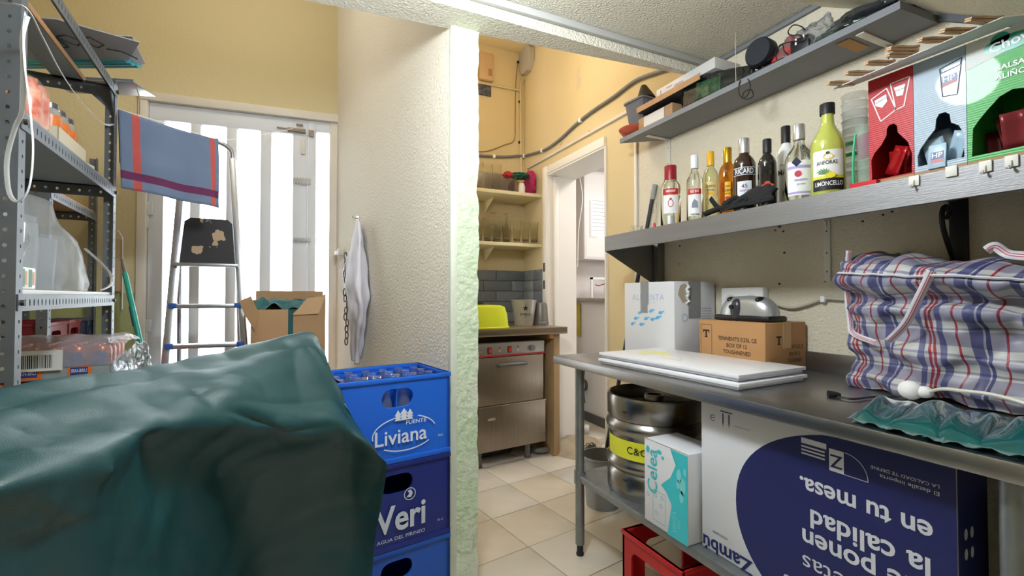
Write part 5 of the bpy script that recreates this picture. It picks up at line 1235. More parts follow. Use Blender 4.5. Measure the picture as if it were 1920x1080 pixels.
for j in range(25):
    v_ = j/24; r_ = []
    for i in range(41):
        u_ = i/40; p = tw0.lerp(tw1, u_).lerp(bl.lerp(br, u_), v_)-tw0
        sag = -.010*math.sin(u_*math.pi)*(1-v_)
        r_.append(p+nrm*(.010*math.sin(u_*11+v_*1.5)*(.3+v_)+.006*noise.noise(Vector((u_*6, v_*4, 1))))+Vector((0, 0, sag)))
    P.append(r_)
MB().grid(P).build('front_cloth', towelmat(), t, solid=.004, smooth=70)
P2 = [[q+nrm*(.014+.004*math.sin(i*.3))+Vector((0, 0, 0)) for i, q in enumerate(P[j])] for j in range(0, 17)]
MB().grid([P[0]]+P2, (1, .68)).build('back_cloth', bpy.data.materials['striped_towel'], t, solid=.004, smooth=70)
# wooden block with strap, broom
p = dpt(219, 498); q = MD @ Vector((p.x, p.y, .02))
t = thing('wooden_block', 'narrow wooden block with a white strap hung on the wall left of the door', 'block', q, math.radians(-5.5))
MB().box(-.028, .028, -.018, .018, -.15, .15, bev=.003).build('block_body', mat('pale_birch', 'b9a27c', .6, var=.1, vscale=9), t)
MB().tube([(-.01, -.02, .17), (.02, -.022, .20), (.042, -.022, .16), (.045, -.022, 0), (.046, -.022, -.25)], .006, 6, flat=.3).build('strap', Mst, t)
b1, b0_ = aY(234, 512, 3.10), aY(275, 712, 2.98); d_ = (b0_-b1); bf = b1+d_*((b1.z-.02)/-d_.z)
t = thing('teal_broom', 'teal handled broom leaning left of the glazed door', 'broom', (bf.x, bf.y, .02))
tp_ = b1-bf; MB().cyl((0, 0, .1), tuple(tp_), .0125, 12).build('handle', mat('teal_handle', '1f9d8b', .35), t)
MB().cyl(tuple(tp_*.985), tuple(tp_*1.06), .009, 10, .006).build('tip', pl('6c6a62', .5), t)
MB().cyl(tuple(tp_*.78), tuple(tp_*.86), .0135, 12).build('blue_sleeve', pl('22508a', .4), t)
MB().box(-.14, .14, -.03, .03, 0, .10, bev=.01).build('brush_head', pl('2a6f68', .6), t)
# ------------------------------------------------------------------ ladder
lp0 = Vector((0, 2.72, 0)); ln_ = Vector((0, 1.9, -.28)).normalized()
def LP(x, y): return aP(x, y, lp0, ln_)
ld = thing('step_ladder', 'aluminium step ladder with scuffed black platform standing before the door', 'ladder', (0, 0, 0))
def ext(a, b): return a+(b-a)*(a.z/(a.z-b.z))
la, lb_ = LP(337, 400), LP(311, 690); ra, rb = LP(436, 300), LP(459, 660)
ld.location = ((la.x+ra.x)/2, 2.74, 0); o = Vector(ld.location)
lt0 = la+(la-lb_)*.10; lf, rf = ext(la, lb_), ext(ra, rb)
lup = la+(la-lb_)*((ra.z-la.z)/(la.z-lb_.z))
for nm, a, b in (('stile', lf, lup), ('stile', rf, ra)):
    a, b = a-o, b-o; l_ = (b-a).length; uu = (b-a).normalized(); nn = Vector((1, 0, 0)).cross(uu).normalized(); F = frame(a, uu.cross(nn), uu)
    MB().box(-.016, .016, 0, l_, -.03, .03, F, bev=.004).build(nm, M_alu, ld); MB().box(-.015, .015, -.0, .05, -.034, .034, F, bev=.003).build('foot', M_black, ld)
MB().tube([catmull([ra-o, ra-o+Vector((-.005, 0, .05)), ra-o+Vector((-.05, 0, .085)), (ra+lup)/2-o+Vector((0, 0, .095)), lup-o+Vector((.05, 0, .085)), lup-o+Vector((.005, 0, .05)), lup-o], i/36) for i in range(37)], .012, 10).build('top_loop', M_alu, ld)
def stp(y):
    zz = LP(400, y).z; a = lf+(lup-lf)*(zz/lup.z); b = rf+(ra-rf)*(zz/ra.z); return a-o, b-o
for y in (570, 643, 712, 790, 880):
    a, b = stp(y); MB().box(a.x+.01, b.x-.01, a.y-.045, a.y+.045, a.z-.022, a.z, bev=.004).build('step', M_alu, ld)
    MB().box(a.x-.004, a.x+.03, a.y-.05, a.y-.02, a.z-.02, a.z+.006, bev=.002).box(b.x-.03, b.x+.004, b.y-.05, b.y-.02, b.z-.02, b.z+.006, bev=.002).build('blue_cap', pl('2f5fb0', .4), ld)
a, b = stp(497)
MB().box(a.x+.0, b.x-.0, a.y-.06, a.y-.02, a.z-.012, a.z+.006, bev=.003).build('platform_frame', M_alu, ld)
k = mat('scuffed_black_platform', '26262b', .55, var=.0)
kk = NT('worn_black_paint'); tc = kk.n('ShaderNodeTexCoord'); nz = kk.n('ShaderNodeTexNoise'); nz.inputs['Scale'].default_value = 8; nz.inputs['Detail'].default_value = 5; kk.l(tc.outputs['Object'], nz.inputs['Vector'])
rr = kk.n('ShaderNodeValToRGB'); rr.color_ramp.interpolation = 'CONSTANT'; rr.color_ramp.elements[0].color = srgb('25252b'); rr.color_ramp.elements[1].position = .635; rr.color_ramp.elements[1].color = srgb('b39a80'); kk.l(nz.outputs[0], rr.inputs[0]); kk.l(rr.outputs[0], kk.b.inputs['Base Color']); kk.b.inputs['Roughness'].default_value = .5
pa, pb_ = LP(340, 495)-o, LP(441, 415)-o; w_ = (LP(441, 495)-LP(338, 495)).length; h_ = (LP(390, 413)-LP(390, 496)).length
F = frame(pa+Vector((0, -.05, 0)), (1, 0, 0), (0, .12, 1))
MB().prism([(0, 0), (w_, 0), (w_-.02, h_-.02), (w_-.04, h_), (.04, h_), (.015, h_-.02)], -.02, 0, F).build('platform', kk.m, ld)
g = MB()
for (a, b) in ((lf+(lup-lf)*.80, 0), (rf+(ra-rf)*.80, 0)):
    g.cyl(tuple(a-o+Vector((0, .02, 0))), (a.x-o.x+(-.02 if a.x < -.4 else .02), .40, .01), .011, 8)
g.build('rear_legs', M_alu, ld)
# ------------------------------------------------------------------ tall carton with green cloth
q0 = aD(470, 600, 2.33); q1 = aD(610, 600, 2.48)
ct = thing('tall_carton', 'tall open brown carton stuffed with green cloth before the door', 'box', (q0.x, q0.y, 0), math.atan2(q1.y-q0.y, q1.x-q0.x))
Wc = (q1-q0).length; Dc = .30; zf = aD(500, 580, 2.42).z; zb_t = aD(530, 540, 2.7).z
F = frame((0, 0, 0), (1, 0, 0), (0, 0, 1))
xs_ = Wc*.52
MB().box(0, xs_-.012, 0, .005, 0, zf, bev=.001).build('front_left_panel', M_card, ct)
MB().prism([(xs_+.012, 0), (Wc, 0), (Wc, zf+.08), (Wc-.08, zf+.055), (xs_+.012, zf-.02)], -.005, 0, F).build('front_right_panel', M_card, ct)
MB().prism([(xs_+.01, zf-.03), (Wc-.035, zf+.005-.03), (Wc+.0, zf+.07), (Wc-.09, zf+.06)], .004, .008, frame((0, 0, 0), (1, 0, 0), (0, 0, 1)) @ RX(.0)).build('folded_flap', mat('light_card', 'c6a27a', .7), ct)
MB().box(0, .005, 0, Dc, 0, zf+.05).box(Wc-.005, Wc, 0, Dc, 0, zf+.06).box(0, Wc, Dc-.005, Dc, 0, zf+.10).box(0, Wc, 0, Dc, 0, .005).build('side_panels', M_card, ct)
MB().prism([(-.05, zf+.045), (.0, zf+.07), (.035, zf-.01), (.02, zf-.11), (-.03, zf-.02)], .002, .006, F).build('side_flap', M_card, ct)
P = []
for j in range(17):
    P.append([Vector((.012+(Wc-.024)*i/24, .006+(Dc-.02)*j/16, zf-.0+.035*(j/16)+.035*noise.noise(Vector((i*.22, j*.15, 4)))+.02*math.sin(j/16*math.pi)+.012*(1-abs(noise.noise(Vector((i*.15+j*.1, j*.5, 1))))*2))) for i in range(25)])
MB().grid(P).box(xs_-.03, xs_+.03, .006, .012, 0, zf).build('green_cloth', mat('green_cloth', '24585a', .8, bump=.3, bscale=60), ct, smooth=70)
# ------------------------------------------------------------------ garment, hook and chain on the partition
pn = Vector((pB.y-pA.y, -(pB.x-pA.x), 0)).normalized()*-1      # towards the door bay
def PP(x, y, d=.0): return aP(x, y, pA+pn*d, pn)
hk = PP(672, 410, .0)
t = thing('wall_hook', 'small metal hook on the white partition wall', 'hook', hk); MB().cyl(tuple(pn*.002), tuple(pn*.03), .005, 8).tube([tuple(pn*.03), tuple(pn*.034+Vector((0, 0, .012)))], .004, 6).box(-.012, .012, -.004, .004, -.015, .015).build('hook_body', M_chrome, t)
t = thing('white_overall', 'white cotton garment hanging on the partition wall hook', 'garment', hk)
ctrl = [[PP(669, 414, .025), PP(671, 412, .045), PP(673, 414, .045), PP(675, 416, .02)],
        [PP(656, 470, .02), PP(664, 468, .07), PP(675, 466, .06), PP(682, 470, .015)],
        [PP(645, 520, .02), PP(658, 520, .09), PP(676, 520, .07), PP(687, 525, .015)],
        [PP(647, 560, .02), PP(660, 562, .085), PP(676, 560, .08), PP(689, 565, .015)],
        [PP(656, 600, .02), PP(664, 602, .075), PP(674, 600, .07), PP(684, 602, .015)],
        [PP(658, 645, .02), PP(664, 648, .06), PP(671, 646, .05), PP(677, 645, .015)],
        [PP(661, 668, .02), PP(665, 676, .045), PP(669, 680, .04), PP(672, 672, .015)]]
ctrl = [[q-hk for q in r_] for r_ in ctrl]
MB().grid(surf(ctrl, 30, 48, lambda u_, v_, p_: .012*math.sin(u_*17+3*noise.noise(p_*6))*min(1, v_*3)+.008*noise.noise(p_*14))).build('cloth', mat('white_cotton', 'd9d7e2', .8, bump=.2, bscale=80), t, solid=.003, smooth=70)
sl_ = [[PP(668, 560, .10)-hk, PP(688, 562, .06)-hk], [PP(670, 578, .11)-hk, PP(689, 568, .06)-hk], [PP(684, 585, .09)-hk, PP(689, 572, .05)-hk]]
ch = thing('steel_chain', 'steel chain hanging beside the white garment on the partition', 'chain', PP(648, 470, .02))
k0, k1 = PP(648, 480, .03), PP(650, 640, .03); n_ = 15
for i in range(n_):
    c = k0.lerp(k1, i/(n_-1))+pn*.006*math.sin(i*2.2)+Vector((.006*math.sin(i*1.7), 0, 0)); rot = RZ(GA+(math.pi/2 if i % 2 else 0)+.5)
    MB().tube([Matrix.Translation(c-Vector(ch.location)) @ rot @ Vector((.011*math.cos(a), 0, .022*math.sin(a))) for a in [j/14*2*math.pi for j in range(14)]], .0036, 6, closed=True).build('link', mat('dull_chain', '77726c', .4, .8), ch)
t = thing('door_latch', 'small pale latch bar fixed on the partition beside the door', 'latch', PP(640, 474, .0)); a_ = Vector((0, 0, 0)); b_ = PP(632, 474, .0)-PP(648, 474, 0)
t.rotation_euler = (0, 0, math.atan2(b_.y, b_.x)); MB().box(-.05, .05, .0, .03, -.012, .012, bev=.002).box(-.06, -.035, .0, .035, -.02, .02, bev=.002).build('latch_body', M_dull, t)
# ------------------------------------------------------------------ blue crates
CW, CD, CHH = .402, .30, .2975
cc = Vector((.5076, 1.660, 0))-GX*CW
win = [(.057, .192, .258, .03)]
M_c1 = mat('bright_blue_crate', '1f66d6', .38, bump=.1, bscale=80); M_c2 = mat('navy_crate', '1a2a78', .4, bump=.1, bscale=80); M_c3 = mat('blue_crate', '1b55b8', .4, var=.15, vscale=9)
ck = []
for k, (m, lb) in enumerate(((M_c3, 'blue crate at the bottom of the stack of three by the pillar'), (M_c2, 'navy crate with white lettering in the middle of the stack'), (M_c1, 'bright blue crate of empty bottles on top of the stack'))):
    t = crate('bottle_crate', lb, cc+Vector((0, 0, .001+k*(CHH+.0015))), GA, CW, CD, CHH, m, win, 'blue bottle crates stacked by the pillar'); ck.append(t)
F = frame((0, -.0056, 0), (1, 0, 0), (0, 0, 1))
# inner lattice and bottles of the top crate
t = ck[2]; g = MB()
for i in range(1, 6): g.box(i*CW/6-.002, i*CW/6+.002, .01, CD-.01, .02, .255)
for j in range(1, 4): g.box(.01, CW-.01, j*CD/4-.002, j*CD/4+.002, .02, .255)
g.build('divider', M_c1, t)
g = MB()
for i in range(24): g.box(.012+i*.0165, .017+i*.0165, CD-.014, CD-.010, .245, CHH-.018)
g.build('ribbing', M_c1, t)
bt = None
for i in range(6):
    for j in range(4):
        pz = Vector(t.location)+GX*((i+.5)*CW/6)+GY*((j+.5)*CD/4)+Vector((0, 0, .016))
        if bt is None:
            bt = thing('empty_bottle', 'empty clear glass bottle with its neck showing in the top blue crate', 'bottle', pz, 0, 'empty bottles in the top crate')
            MB().lathe([(0, 0), (.028, 0), (.030, .01), (.030, .16), (.024, .195), (.0135, .235), (.0125, .262), (.015, .264), (.015, .272), (.012, .272)], 20).build('glass', mat('empty_bottle_glass', 'e3eaf0', .04, trans=.9, ior=1.2), bt)
        else: dup(bt, pz)
g = MB(); cx0 = .232
g.text('Liviana', .072, cx0-.018, .090, F, bold=.012, w=.190).text('FUENTE', .019, cx0+.036, .135, F, bold=.01, w=.076).text('50cl', .012, .362, .070, F)
g.ring(cx0-.005, .100, .118, .062, .004, F, a0=.25, a1=1.15).ring(cx0-.005, .100, .118, .062, .004, F, a0=1.75, a1=3.3).ring(cx0-.005, .100, .118, .062, .004, F, a0=4.0, a1=5.6)
for dx_, s_ in ((-.022, .8), (0, 1), (.022, .8)):
    for k in range(3): g.poly([(cx0-.01+dx_-.015*s_, .146+k*.011*s_, .0006+.0001*k), (cx0-.01+dx_+.015*s_, .146+k*.011*s_, .0006+.0001*k), (cx0-.01+dx_, .166+k*.011*s_, .0006+.0001*k)], F)
for o_ in (g,): o_.build('white_print', pl('dfe6f0', .45), ck[2])
g = MB(); g.text('Veri', .125, .212, .105, F, bold=.022, w=.185).text('AGUA DEL PIRINEO', .017, .215, .040, F, w=.175).text('50 cl', .012, .362, .060, F)
g.ring(.245, .182, .022, .022, .003, F, n=20).poly([(.232, .172, .0006), (.250, .170, .0006), (.256, .184, .0006), (.248, .197, .0006), (.236, .194, .0006), (.243, .184, .0006)], F)
g.build('white_print', pl('c9d0dc', .45), ck[1])
# ------------------------------------------------------------------ the green cover
gc = thing('green_cover', 'large dark green weatherproof cover draped over a bulky object in the foreground', 'cover', (-.45, .85, 0))
ctl = [
 [(-420, 1500, .75), (-180, 1420, .88), (0, 1300, 1.0), (150, 1250, 1.15), (285, 1180, 1.32), (430, 1100, 1.46), (560, 1060, 1.56), (600, 1040, 1.52), (660, 1060, 1.46)],
 [(-420, 850, .66), (-180, 835, .78), (0, 800, .90), (150, 770, 1.05), (285, 745, 1.20), (430, 712, 1.38), (568, 670, 1.53), (606, 700, 1.52), (642, 780, 1.48)],
 [(-420, 850, .50), (-180, 812, .62), (0, 764, .74), (150, 733, .88), (285, 706, 1.04), (430, 677, 1.24), (572, 648, 1.46), (605, 668, 1.48), (636, 745, 1.45)],
 [(-420, 980, .40), (-180, 900, .50), (0, 838, .62), (130, 800, .74), (260, 762, .89), (420, 738, 1.08), (560, 712, 1.34), (622, 735, 1.42), (690, 826, 1.43)],
 [(-420, 1120, .35), (-200, 1010, .43), (0, 905, .53), (150, 860, .65), (290, 806, .84), (430, 800, 1.05), (560, 800, 1.22), (640, 800, 1.33), (722, 862, 1.38)],
 [(-420, 1300, .36), (-200, 1130, .44), (0, 1000, .54), (150, 950, .655), (318, 890, .93), (450, 880, 1.20), (570, 880, 1.33), (650, 890, 1.40), (719, 920, 1.41)],
 [(-420, 1600, .37), (-200, 1380, .45), (0, 1200, .55), (150, 1110, .67), (375, 1090, 1.06), (480, 1080, 1.33), (580, 1070, 1.42), (650, 1060, 1.44), (697, 1060, 1.43)],
]
rows_c = [[aD(x, y, d) for x, y, d in r_] for r_ in ctl]
rows_c = [[Vector((p.x, p.y, .02)) for p in rows_c[0]]] + rows_c[1:] + [[Vector((p.x*1.0, p.y*1.0, .015)) for p in rows_c[-1]]]
for p in rows_c[-2]: p.z = max(p.z, .10)
FOLDS = []
for (x0, y0, d0, x1, y1, d1, w_, h_) in ((285, 806, .84, 345, 960, .95, .030, .030), (345, 960, .95, 380, 1075, 1.02, .035, .018), (430, 745, 1.05, 530, 815, 1.19, .020, .020), (530, 815, 1.19, 640, 800, 1.32, .018, .014),
    (560, 770, 1.27, 600, 815, 1.29, .012, -.016), (100, 765, .72, 575, 652, 1.44, .014, .008), (150, 800, .74, 590, 668, 1.45, .012, -.008), (0, 800, .66, 420, 720, 1.12, .016, .008), (300, 760, .95, 640, 745, 1.42, .014, .008),
    (0, 850, .60, 230, 890, .72, .022, -.014), (100, 1010, .58, 265, 1062, .70, .022, .016), (250, 900, .73, 290, 975, .78, .014, -.014), (60, 930, .58, 240, 985, .70, .018, -.010), (600, 680, 1.47, 700, 830, 1.42, .012, -.010),
    (575, 648, 1.46, 612, 735, 1.44, .010, .012), (612, 735, 1.44, 700, 840, 1.41, .014, .010), (0, 790, .68, 280, 800, .84, .015, .009), (320, 700, 1.1, 470, 760, 1.12, .016, -.009)):
    FOLDS.append((aD(x0, y0, d0), aD(x1, y1, d1), w_, h_))
def cdisp(u_, v_, p):
    a = 0
    for A_, B_, w_, h_ in FOLDS:
        ab = B_-A_; t_ = max(0, min(1, (p-A_).dot(ab)/ab.length_squared)); d = (p-(A_+ab*t_)).length
        if d < w_*6: a += h_*math.exp(-d/w_)*(min(1, 4*min(t_, 1-t_)+.25))
    a += .004*fbm((p.x*5, p.y*5, p.z*5), 1, 3)
    a += .0065*(1-abs(noise.noise(Vector((p.x*3+p.y*5, p.z*9-p.y*2, 7.3))))*2.6)*min(1, max(0, (v_-.15)*5))
    a += .004*(1-abs(noise.noise(Vector((p.x*9, p.z*5+p.y*9, 1.3))))*2.4)
    return a
P = surf(rows_c, 210, 190, cdisp)
P = [[Vector((q.x, q.y, max(q.z, .01)))-Vector(gc.location) for q in r_] for r_ in P]
M_cov = mat('green_cover_fabric', '104145', .40, spec=.8, bump=.25, bscale=500, var=.08, vscale=3, coat=.0)
cv = MB().grid(P).build('cover_cloth', M_cov, gc, smooth=180)
# ================================================================== GLASS WASHER CORNER
M_dw = mat('washer_steel', '968c80', .34, .95, bump=.2, bscale=40, stretch=(14, 1, 1), var=.12, vscale=4)
DO = Vector((1.075, 2.905, 0)); DA = math.radians(6.2); DWd = .57
dw = thing('glass_washer', 'stainless steel glass washer with red switches under the far counter', 'dishwasher', DO, DA)
MB().box(0, DWd, .025, .56, .115, .858, bev=.004).build('cabinet', M_dw, dw)
F = frame((0, 0, 0), (1, 0, 0), (0, 0, 1))
MB().box(.004, DWd-.004, .004, .028, .765, .855, bev=.004).build('control_panel', mat('panel_grey', '9a958e', .4, .6), dw)
MB().box(.002, DWd-.002, .001, .006, .762, .772).build('red_stripe', pl('b3262a', .4), dw)
dd = MB().box(.006, DWd-.014, .0, .028, .428, .758, bev=.006).build('door', M_dw, dw)
MB().box(.0, DWd, -.006, .028, .115, .422, bev=.005).build('lower_panel', M_dw, dw)
MB().box(-.002, DWd+.002, -.008, .0, .420, .426).build('light_edge', mat('bright_steel_edge', 'd0ccc4', .25, .9), dw)
hd = MB().tube([(.175, -.004, .70), (.178, -.026, .705), (.20, -.034, .706), (.36, -.034, .706), (.382, -.026, .705), (.385, -.004, .70)], .018, 10, flat=.8).build('handle', mat('grey_handle', '5e5f5c', .45), dd)
for x in (.105, .265):
    sw = MB().box(x-.016, x+.016, -.002, .006, .785, .828, bev=.002).build('switch_frame', M_black, dw); MB().box(x-.012, x+.012, -.006, .0, .79, .823, bev=.002).build('red_switch', mat('red_rocker', 'c0301c', .3), sw)
for x in (.185, .335): MB().sphere((x, .002, .822), .006, .004, .006, 6).build('pilot_light', pl('8a2f28', .3), dw); 
for x in (.185, .335): MB().ell(x, .800, .008, .008, F @ T(0, 0, -.0035), n=12).build('dial_mark', pl('bdb8b0'), dw)
MB().lathe([(0, 0), (.022, 0), (.020, .016), (.0, .018)], 18, T(.455, .004, .808) @ RX(math.pi/2)).build('dial_knob', pl('77736c', .4), dw)
MB().text('AEGO', .022, .115, .335, F @ T(0, 0, .0062), bold=.02).text('LAVA', .012, .035, .80, F @ T(0, 0, -.0035)).build('lettering', pl('cfc7b8', .5), dw)
for x, y in ((.05, .06), (.45, .06), (.05, .5), (.50, .5)):
    MB().cyl((x, y, 0), (x, y, .116), .021, 14).lathe([(.026, 0), (.026, .012), (0, .012)], 14, T(x, y, 0)).build('leg', mat('grey_leg', '6d6a64', .5, .3), dw)
MB().box(.02, .38, .16, .42, .02, .085, bev=.01).build('drain_pump', M_black, dw)
# counter
CZ = .955
co = thing('steel_counter', 'stainless counter over the glass washer in the far corner', 'counter', (.72, 2.865, CZ), DA*.35)
MB().box(0, 1.078, 0, .73, -.045, 0, bev=.004).box(0, 1.078, 0, .004, -.05, 0).build('worktop', mat('warm_counter_steel', 'a89880', .38, .8, var=.1, vscale=5), co)
MB().box(.985, 1.035, .04, .66, -CZ+.001, -.05, bev=.002).build('side_board', mat('brown_side_board', 'a98c66', .7, var=.1, vscale=5), co)
MB().box(.95, .985, .04, .07, -.085, -.05, bev=.002).build('wood_block', pl('c48a50', .7), co)
# basin, ice bucket
p = aY(935, 592, 3.0)
t = thing('yellow_basin', 'lime yellow plastic basin upside down on the far counter', 'basin', (1.16, 3.05, CZ+.001), .1)
MB().lathe([(.135, 0), (.175, 0), (.178, .006), (.168, .012), (.160, .10), (.145, .150), (.12, .162), (0, .165)], 40, power=5, sx=1.12, sy=.75).build('basin_body', mat('lime_plastic', 'd0da2c', .4), t)
MB().text("'", .05, .18, .09, frame((0, -.125, 0), (1, 0, 0), (0, 0, 1))).build('mark', LK, t)
t = thing('ice_bucket', 'pale metal ice bucket with black star standing beside the yellow basin', 'bucket', (1.56, 3.16, CZ+.001), .3)
MB().lathe([(0, 0), (.068, 0), (.072, .006), (.098, .195), (.102, .20), (.096, .20), (.068, .01), (0, .01)], 32).build('body', mat('pale_bucket_metal', 'a9a79e', .35, .4), t)
FI = frame((0, 0, 0), (math.cos(-.6), math.sin(-.6), 0), (0, 0, 1)); g = MB()
star = [(.024*(1 if k % 2 == 0 else .42)*math.sin(k*math.pi/5), .135+.024*(1 if k % 2 == 0 else .42)*math.cos(k*math.pi/5)) for k in range(10)]
def cylwrap(gb, M, r0, r1, h):      # bend flat print onto the bucket wall
    gb.v = [tuple(M @ Vector(((r0+(r1-r0)*v[1]/h+.001)*math.sin(v[0]/.09), v[1], (r0+(r1-r0)*v[1]/h+.001)*math.cos(v[0]/.09)))) for v in gb.v]; return gb
g.poly(star).text('ESTRELLA', .024, 0, .088, I4, bold=.02, w=.085).text('damm', .012, 0, .068, I4)
cylwrap(g, FI, .070, .098, .195).build('star_print', LK, t)
for k, (x, lb) in enumerate(((1.70, 'tall dull grey pot upside down by the doorway on the far counter'),)):
    t = thing('grey_pot', lb, 'pot', (1.728, 3.20, CZ+.001)); MB().lathe([(.062, 0), (.063, .03), (.054, .15), (.045, .175), (0, .18)], 28).lathe([(.066, 0), (.066, .022), (.062, .026)], 28).build('pot_body', mat('dull_pewter', '7d7a73', .4, .5, var=.2, vscale=14), t)
t = thing('black_tray', 'black tray standing behind the yellow basin', 'tray', (1.15, 3.35, CZ+.001)); MB().box(-.2, .14, -.01, .01, 0, .185, bev=.004).build('tray_body', M_black, t)
# two small wall shelves with glasses
Msh = mat('cream_painted_shelf', 'ddd0a8', .6)
for z, lb in ((1.612, 'lower cream shelf carrying a row of tall beer glasses'), (2.025, 'upper cream shelf carrying glass jugs and bright cloths')):
    t = thing('glass_shelf', lb, 'shelf', (.80, 3.30, z), 0, 'cream shelves in the far corner')
    MB().box(0, .995, 0, .33, -.028, 0, bev=.003).build('board', Msh, t)
    MB().prism([(.0, -.028), (.20, -.028), (.19, -.04), (.015, -.13), (.0, -.13)], -.003, .003, T(.62, .332, 0) @ Matrix(((0, 0, 1, 0), (-1, 0, 0, 0), (0, 1, 0, 0), (0, 0, 0, 1)))).build('shelf_bracket', Msh, t)
Gg = mat('washed_glass', 'f2f4ee', .04, trans=1, ior=1.12, alpha=.62)
gl = None
for k, x in enumerate((1.265, 1.345, 1.425, 1.512, 1.60, 1.685, 1.762)):
    if gl is None:
        gl = thing('beer_glass', 'leftmost beer glass in the front row on the lower cream shelf', 'glass', (x, 3.37, 1.613), 0, 'beer glasses on the lower shelf')
        MB().lathe([(.0, .0), (.026, 0), (.027, .03), (.030, .06), (.036, .19), (.034, .19), (.026, .06), (.024, .018), (0, .016)], 20).build('glass', Gg, gl)
        MB().lathe([(.0275, .028), (.0285, .040)], 20).build('dark_band', pl('5e5a50', .4), gl)
    else: dup(gl, (x, 3.37+.01*(k % 2), 1.613), label=['', 'second beer glass from the left in the front row', 'third beer glass from the left in the front row', 'middle beer glass in the front row of seven', 'third beer glass from the right in the front row', 'second beer glass from the right in the front row', 'rightmost beer glass in the front row on the lower cream shelf'][k])
for k, x in enumerate((1.30, 1.39, 1.47, 1.56)):
    dup(gl, (x, 3.50, 1.613), label='tall clear beer glass in the back row on the lower cream shelf', group='back row beer glasses')
for x, lb in ((1.47, 'stemmed glass upside down on the lower cream shelf, left one'), (1.58, 'stemmed glass upside down on the lower cream shelf, right one')):
    t = thing('stemmed_glass', lb, 'glass', (x, 3.55, 1.613)); MB().lathe([(.038, 0), (.05, .08), (.04, .15), (.006, .18), (.005, .26), (.035, .275), (0, .278)], 22).build('glass', Gg, t)
gj = None
for x, y, lb in ((1.27, 3.38, 'tall glass jug leftmost on the upper cream shelf'), (1.355, 3.40, 'tall glass tumbler second from the left on the upper cream shelf'), (1.43, 3.39, 'tall glass tumbler beside the grey plate on the upper cream shelf')):
    t = thing('tall_glass', lb, 'glass', (x, y, 2.026)); MB().lathe([(0, 0), (.034, 0), (.038, .04), (.040, .22), (.037, .22), (.034, .02), (0, .016)], 20).build('glass', Gg, t)
t = thing('grey_plate', 'grey rectangular metal sheet standing behind the glasses on the upper cream shelf', 'plate', (1.50, 3.55, 2.026)); MB().box(-.18, .16, -.004, .004, 0, .20, bev=.002).build('sheet', mat('grey_metal_sheet', '8c8580', .4, .5), t)
for x, lb in ((1.575, 'round glass carafe under the green cloth on the upper cream shelf'), (1.70, 'round glass bowl beside the pink cloth on the upper cream shelf')):
    t = thing('glass_bowl', lb, 'bowl', (x, 3.38, 2.026)); MB().lathe([(0, 0), (.045, 0), (.052, .01), (.058, .05), (.045, .09), (.022, .115), (.020, .13), (.028, .135)], 24).build('glass', Gg, t)
blob('pink_cloth', 'magenta pink crumpled cloth at the right end of the upper cream shelf', 'cloth', Vector((1.758, 3.44, 2.026)), .035, .08, .11, mat('magenta_cloth', 'b3275e', .8), .25, 44, 'cloth')
blob('green_cloth_bundle', 'dark green cloth lying on top of the glass bowls', 'cloth', Vector((1.64, 3.40, 2.155)), .085, .06, .028, mat('bottle_green_cloth', '1f5a4c', .8), .3, 51, 'cloth')
blob('red_cloth_bundle', 'small red cloth beside the green cloth on the glasses', 'cloth', Vector((1.535, 3.40, 2.155)), .04, .04, .026, mat('red_cloth', 'a92c30', .8), .3, 57, 'cloth')
t = thing('small_white_mug', 'small white and dark figure mug between the glass bowls', 'mug', (1.63, 3.34, 2.026)); MB().lathe([(0, 0), (.028, 0), (.03, .05), (.02, .08), (.0, .085)], 18).build('mug_body', pl('d9d2c8', .4), t)
# wall fittings
YB = 3.634
def bw(x, y, d=0): return aY(x, y, YB-d)
p = bw(910, 128); t = thing('alarm_keypad', 'beige alarm unit high on the far yellow wall', 'alarm', p, 0)
MB().box(-.065, .065, -.045, 0, -.12, .12, bev=.012).build('housing', mat('beige_housing', 'c9a680', .5), t); MB().box(.01, .045, -.047, -.044, -.08, -.02, bev=.001).build('grille', pl('a8825e', .6), t)
p = bw(909, 168); t = thing('black_plate', 'dark square plate below the alarm unit', 'plate', p); MB().box(-.06, .055, -.012, 0, -.055, .04, bev=.002).build('plate_body', mat('mottled_black', '26262c', .3, var=.5, vscale=40, col2='6a6c78'), t)
p = aX(992, 112, XW-.006); t = thing('junction_box', 'grey eight sided junction box in the upper corner', 'junction box', p)
MB().prism([(.13*math.cos(math.pi/8+k*math.pi/4)*.9, .13*math.sin(math.pi/8+k*math.pi/4)) for k in range(8)], 0, .05, frame((0, .0, 0), (0, -1, 0), (0, 0, 1)) @ T(0, 0, 0)).build('box_body', mat('pale_grey_box', 'b3aca0', .5), t)
def run(name, lb, cat, pts, r_, m, part='conduit', seg=8, clips=None):
    t = thing(name, lb, cat, pts[0]); g = MB().tube([Vector(q)-Vector(pts[0]) for q in pts], r_, seg).build(part, m, t)
    if clips:
        for c_ in clips: MB().box(-.012, .012, -.012, .012, -.014, .014, T(*(Vector(c_)-Vector(pts[0]))), bev=.002).build('clip', P_w, t)
    return t
Mcd = mat('cream_conduit', 'cfc09a', .5)
run('cream_conduit', 'cream conduit running down the far corner from the junction box', 'conduit', [bw(990, 135, .012), bw(976, 158, .012), bw(977, 300, .012), bw(978, 362, .012)], .009, Mcd)
run('cream_trunking', 'short level cream conduit crossing the far wall under the alarm', 'conduit', [bw(880, 151, .012), bw(976, 170, .012)], .009, Mcd)
def curve(pts, n_=40): return [catmull([Vector(q) for q in pts], i/n_) for i in range(n_+1)]
